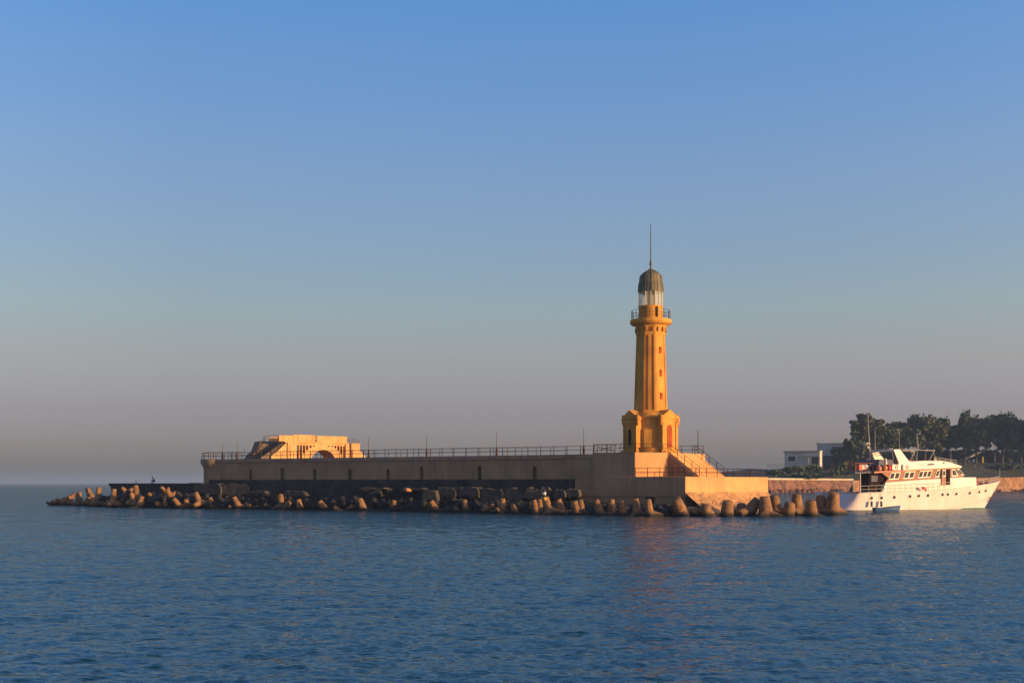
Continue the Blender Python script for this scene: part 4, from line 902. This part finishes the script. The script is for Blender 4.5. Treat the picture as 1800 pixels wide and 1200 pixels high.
# boulders at the foot
for i in range(46):
    px = 1345 + i * 4.0 + random.uniform(-2, 2) if i < 34 else 1730 + (i - 34) * 7; r_ = random.uniform(.7, 1.6); p = at(px, Dw(px) - random.uniform(3.5, 6.5), z=r_ * .2)
    o = MB().ball((0, 0, 0), r_, 7, (1.2, 1, .7)).build('boulder', M['stone']); o.location = p; o.rotation_euler = (random.random(), random.random(), random.random() * 6)
    tag(o, 'brown boulder at the waterline of the far embankment ' + ('behind the tetrapods' if i < 34 else 'right of the yacht bow'), 'boulder', 'boulders at the foot of the far embankment')

# houses
HN = R(-27)
p = at(1379, 486, 820); t = thing('house', 'low grey-white flat-roofed house at the left end of the far shore', 'house', p, HN)
wd = 15.6; hh = 6.6
MB().box(0, wd, 0, 5, -1.5, hh).build('wall', M['house'], t)
MB().box(-.4, wd + .2, -.9, 5.3, hh + .003, hh + .5).build('roof', M['roof'], t)
o = MB().box(1.6, 5.0, -.06, -.003, 2.3, 4.9).build('window', M['white'], t); MB().box(1.8, 4.8, -.12, -.063, 2.5, 4.7).build('pane', M['glassd'], o)
MB().box(6.5, wd, -.9, -.05, 4.6, 5.0).build('awning', M['house'], t); MB().box(12, 15, -.06, -.003, 0, 4.2).build('doorway', M['glassd'], t)
for x in (7, 10.5): MB().box(x, x + .3, -.85, -.6, 0, 4.6).build('porch_post', M['house'], t)
p = at(1437, 505, 818); t = thing('house', 'taller grey-white house with one square window, right of the low house', 'house', p, HN)
MB().box(0, 22, 0, 9, -3, 4.6).build('lower_storey', M['house_d'], t); MB().box(-.2, 22, -.15, 9, 4.603, 9.9).build('wall', M['house'], t); MB().box(-.4, 22.3, -.4, 9.3, 9.903, 10.4).build('roof', M['roof'], t)
o = MB().box(7.0, 11.6, -.21, -.153, 5.9, 8.8).build('window', M['white'], t); MB().box(7.3, 11.3, -.27, -.213, 6.1, 8.6).build('pane', M['glassd'], o)
def fence(label, px0, px1, D, py, h=1.6):
    a = at(px0, D, py); b = at(px1, D + 4, py); t = thing('fence', label, 'fence', a); b -= a
    for hh in (h, h * .55): MB().cyl((0, 0, hh), b + Vector((0, 0, hh)), .09, n=5).build('rail', M['house_d'], t)
    for i in range(9): q = b * (i / 8); MB().cyl(q - Vector((0, 0, .6)), q + Vector((0, 0, h)), .09, n=5).build('post', M['house_d'], t)
fence('thin fence on the slope left of the low house', 1349, 1379, 478, 823, 2)
fence('low pale fence on the slope right of the yacht bow', 1688, 1720, 575, 812, 1.2)
def lamp(px, ytop, ybot, D, label, arm=1.0, name='street_lamp', cat='street lamp', r=.12):
    a = at(px, D, ybot); h = (ybot - ytop) * D / F; t = thing(name, label, cat, a, 0, 'street lamps on the far shore' if cat == 'street lamp' else None)
    MB().cyl((0, 0, -1), (0, 0, h), r, r * .6, 6).build('post', M['house'] if cat == 'street lamp' else M['bark'], t)
    if arm:
        MB().tube([(0, 0, h), (arm * .4, 0, h + .5), (arm, 0, h + .55)], .09).build('arm', M['house'], t); MB().ball((arm + .3, 0, h + .5), .4, 8, (1.3, .7, .45)).build('lamp_head', M['white'], t)
    else: MB().cyl((-.9, 0, h - .6), (.9, 0, h - .6), .08, n=5).build('crossarm', M['bark'], t)
lamp(1437, 776, 822, 484, 'wooden utility pole standing between the two far houses', 0, 'utility_pole', 'utility pole')
lamp(1581, 757, 812, 500, 'street lamp with a curved arm behind the yacht radar arch', -1.2)
lamp(1612, 764, 812, 510, 'street lamp behind the middle of the yacht canopy frame', .8)
lamp(1749, 774, 808, 560, 'street lamp with a white head left of the rightmost trees', 1.4)
lamp(1796, 772, 810, 570, 'street lamp at the right edge of the photo', -1.5)
t = thing('marker_post', 'short yellow marker post on the slope above the yacht bow', 'post', at(1727, 560, 813)); MB().cyl((0, 0, 0), (0, 0, 2.9), .42, .42, 10).build('post', M['yellow'], t); MB().cyl((0, 0, 2.9), (0, 0, 3.2), .46, .3, 10).build('cap', M['cream'], t)
t = thing('tent', 'sunlit orange lean-to roof under the trees right of the yacht', 'tent', at(1700, 570, 806))
MB().add([(-1.5, -1, 0), (12, -1, 6.4), (12, 3, 6.4), (-1.5, 3, 0), (-1.5, -1, -.9), (12, -1, 5.7), (12, 3, 5.7), (-1.5, 3, -.9)], [(0, 1, 2, 3), (4, 7, 6, 5), (0, 4, 5, 1), (1, 5, 6, 2), (2, 6, 7, 3), (3, 7, 4, 0)]).build('canopy', M['roof'], t)
for x, z in ((0, 0), (9, 4.5)): MB().cyl((x, 0, -3), (x, 0, z), .12, n=6).build('pole', M['bark'], t)

# trees
def tree(px, D, ybase, ytop, wpx, label, lobes=6, m='leaf', group='trees on the far shore', n=2600, leaf=.75, squash=.5, cb=.24):
    n = int(n * 2.0); wpx *= 1.12
    base = at(px, D, ybase); H = (ybase - ytop) * D / F; Wd = wpx * D / F / 2
    t = thing('tree', label, 'tree', base, 0, group); rg = np.random.default_rng(int(px * 7))
    mb = MB(); mb.cyl((0, 0, -1.5), (0, 0, H * .3), H * .028, H * .02, 8); cents = []
    for i in range(lobes):
        a = 6.283 * i / lobes + rg.uniform(-.4, .4); q = rg.uniform(.35, .72); c = Vector((Wd * q * math.cos(a), Wd * .7 * q * math.sin(a), H * rg.uniform(cb + .2, .80)))
        cents.append((c, Wd * rg.uniform(.38, .52), H * rg.uniform(.15, .22)))
        mid = c * .5 + Vector((0, 0, H * .12)); mb.cyl((0, 0, H * .26), mid, H * .016, H * .011, 6); mb.cyl(mid, c + Vector((0, 0, -H * .05)), H * .011, H * .006, 6)
    cents.append((Vector((0, 0, H * .80)), Wd * .48, H * .17)); cents.append((Vector((0, 0, H * .6)), Wd * .55, H * .2))
    for c, r1, r2 in cents[:lobes]:
        for _ in range(3):
            e = c + Vector((rg.uniform(-1, 1) * r1, rg.uniform(-1, 1) * r1, rg.uniform(-.2, 1) * r2)) * .8; mb.cyl(c - Vector((0, 0, H * .05)), e, H * .005, H * .002, 5)
    mb.build('trunk', M['bark'], t)
    vs = np.zeros((n * 4, 3)); k = 0
    # smaller sub-clumps make the outline uneven
    subs = []
    for c, r1, r2 in cents:
        for _ in range(15):
            d = rg.normal(size=3); d /= np.linalg.norm(d); f = rg.uniform(.3, 1.08); subs.append((np.array(c) + d * np.array([r1, r1 * .8, r2]) * f, rg.uniform(.22, .45) * r1))
    for _ in range(14):                                   # skirt of hanging foliage
        a_ = rg.uniform(0, 6.283); q = rg.uniform(.2, .95); subs.append((np.array([Wd * q * math.cos(a_), Wd * .8 * q * math.sin(a_), H * rg.uniform(cb + .03, .6)]), rg.uniform(.12, .24) * Wd))
    for i in range(n):
        c, r_ = subs[rg.integers(len(subs))]; d = rg.normal(size=3); d /= np.linalg.norm(d); p = c + d * r_ * np.array([1, 1, .75]) * rg.uniform(.3, 1.05) ** .5
        if p[2] < H * cb: p[2] = H * cb + rg.uniform(0, .1) * H
        if p[2] > H * .93: p[2] = H * rg.uniform(.72, 1.0) if abs(p[0]) < Wd * .5 else H * rg.uniform(.6, .85)
        u_ = rg.normal(size=3); u_ /= np.linalg.norm(u_); v_ = np.cross(u_, rg.normal(size=3)); v_ /= np.linalg.norm(v_); s_ = leaf * rg.uniform(.5, 1.2)
        vs[k:k + 4] = [p - u_ * s_ - v_ * s_ * .6, p + u_ * s_ - v_ * s_ * .6, p + u_ * s_ * .8 + v_ * s_ * .6, p - u_ * s_ * .8 + v_ * s_ * .6]; k += 4
    MB().add(vs, [(4 * i, 4 * i + 1, 4 * i + 2, 4 * i + 3) for i in range(n)]).build('crown', M[m], t); return t
tree(1524, 520, 816, 721, 58, 'tall narrow tree, leftmost of the far shore trees', 6, 'leaf2', n=4200, cb=.22)
tree(1497, 490, 820, 767, 66, 'low spreading tree between the taller house and the tall left tree', 5, n=2600, cb=.1)
tree(1548, 530, 814, 745, 60, 'dark round tree just right of the tall left tree', 5, n=3000)
tree(1580, 540, 812, 736, 70, 'dark flat-topped tree behind the yacht radar arch', 6, n=4000)
tree(1626, 545, 812, 727, 74, 'tree with pale olive top behind the yacht canopy frame', 6, 'leaf2', n=4400)
tree(1652, 560, 812, 731, 56, 'dark tree in the gap before the leaning bare limb', 5, n=2800)
tree(1695, 555, 812, 721, 66, 'tall tree with uneven top above the orange lean-to', 6, n=4200)
tree(1716, 565, 812, 730, 50, 'olive tree behind the yellow marker post', 5, 'leaf2', n=2600)
tree(1762, 565, 812, 722, 84, 'broad tall tree at the right of the far shore', 7, n=5000)
tree(1795, 580, 812, 738, 60, 'dark tree cut by the right edge of the photo', 5, n=2600)
for i, (px, D) in enumerate(((1850, 560), (1900, 545), (1960, 520), (1990, 565), (2040, 540), (2120, 545), (2200, 560))):  # unseen trees added to shade the far shore from the low sun
    tree(px, D, 806, 712, 80, 'unseen tree added beyond the right edge to shade the shore', 5, group='unseen shade trees added right of the frame', n=1600, leaf=1.1)
for i, (px, D) in enumerate(((1500, 560), (1535, 575), (1575, 580), (1615, 585), (1655, 590), (1690, 595), (1735, 600), (1775, 605), (1812, 610))):
    tree(px, D, 818, 791, 58, ('bushy dark %s undergrowth tree behind the trunks, ' % ('low' if i % 2 else 'round')) + 'number %s from the left' % ('one two three four five six seven eight nine'.split()[i]), 5, group='undergrowth trees behind the far trunks', n=1300, leaf=1.0, cb=.02)
# shrubs along the slope
def shrub(px, D, ybase, wpx, hpx, label):
    p = at(px, D, ybase); t = thing('shrub', label, 'shrub', p, 0, 'shrubs on the far slope'); rg = np.random.default_rng(int(px)); n = 420; Wd = wpx * D / F / 2; H = hpx * D / F; vs = []
    for i in range(n):
        d = rg.normal(size=3); d /= np.linalg.norm(d); q = d * np.array([Wd, Wd * .7, H]) * rg.uniform(.4, 1) ** .5; q[2] = abs(q[2]); u_ = rg.normal(size=3) * .45; v_ = rg.normal(size=3) * .35
        vs += [q - u_ - v_, q + u_ - v_, q + u_ + v_, q - u_ + v_]
    MB().add(vs, [(4 * i, 4 * i + 1, 4 * i + 2, 4 * i + 3) for i in range(n)]).build('foliage', M['leaf'], t); MB().cyl((0, 0, -1), (0, 0, H * .5), .2, .1, 6).build('stem', M['bark'], t)
for px, D, yb_, wp, hp, lb in ((1395, 470, 827, 40, 6, 'low dark shrub below the low house'), (1428, 472, 826, 34, 7, 'dark shrub at the foot of the utility pole'), (1470, 490, 822, 40, 10, 'broad dark shrub below the taller house'),
                               (1365, 462, 833, 30, 5, 'low shrub at the left foot of the far slope'), (1420, 460, 838, 60, 5, 'long low shrub strip above the stone embankment'), (1478, 480, 832, 40, 8, 'shrub right above the embankment near the yacht stern'),
                               (1700, 560, 824, 50, 5, 'low shrub under the orange lean-to'), (1772, 560, 822, 60, 5, 'low wide shrub at the right end of the slope')):
    shrub(px, D, yb_, wp, hp, lb)

# ------------------------------------------------------------------ haze
mb = MB().box(-21000, 21000, -21000, 21000, -1.6, 47); o = mb.build('haze', None) if False else None
me = mb.mesh('haze'); hz = bpy.data.objects.new('haze', me); COL.objects.link(hz); tag(hz, kind='stuff')
hm = bpy.data.materials.new('haze_air'); hm.use_nodes = True; t = hm.node_tree
for n_ in list(t.nodes): t.nodes.remove(n_)
ou = t.nodes.new('ShaderNodeOutputMaterial'); vo = t.nodes.new('ShaderNodeVolumePrincipled')
vo.inputs['Color'].default_value = (.36, .46, .68, 1); vo.inputs['Density'].default_value = .00025; vo.inputs['Anisotropy'].default_value = 0
t.links.new(vo.outputs[0], ou.inputs['Volume']); me.materials.append(hm)
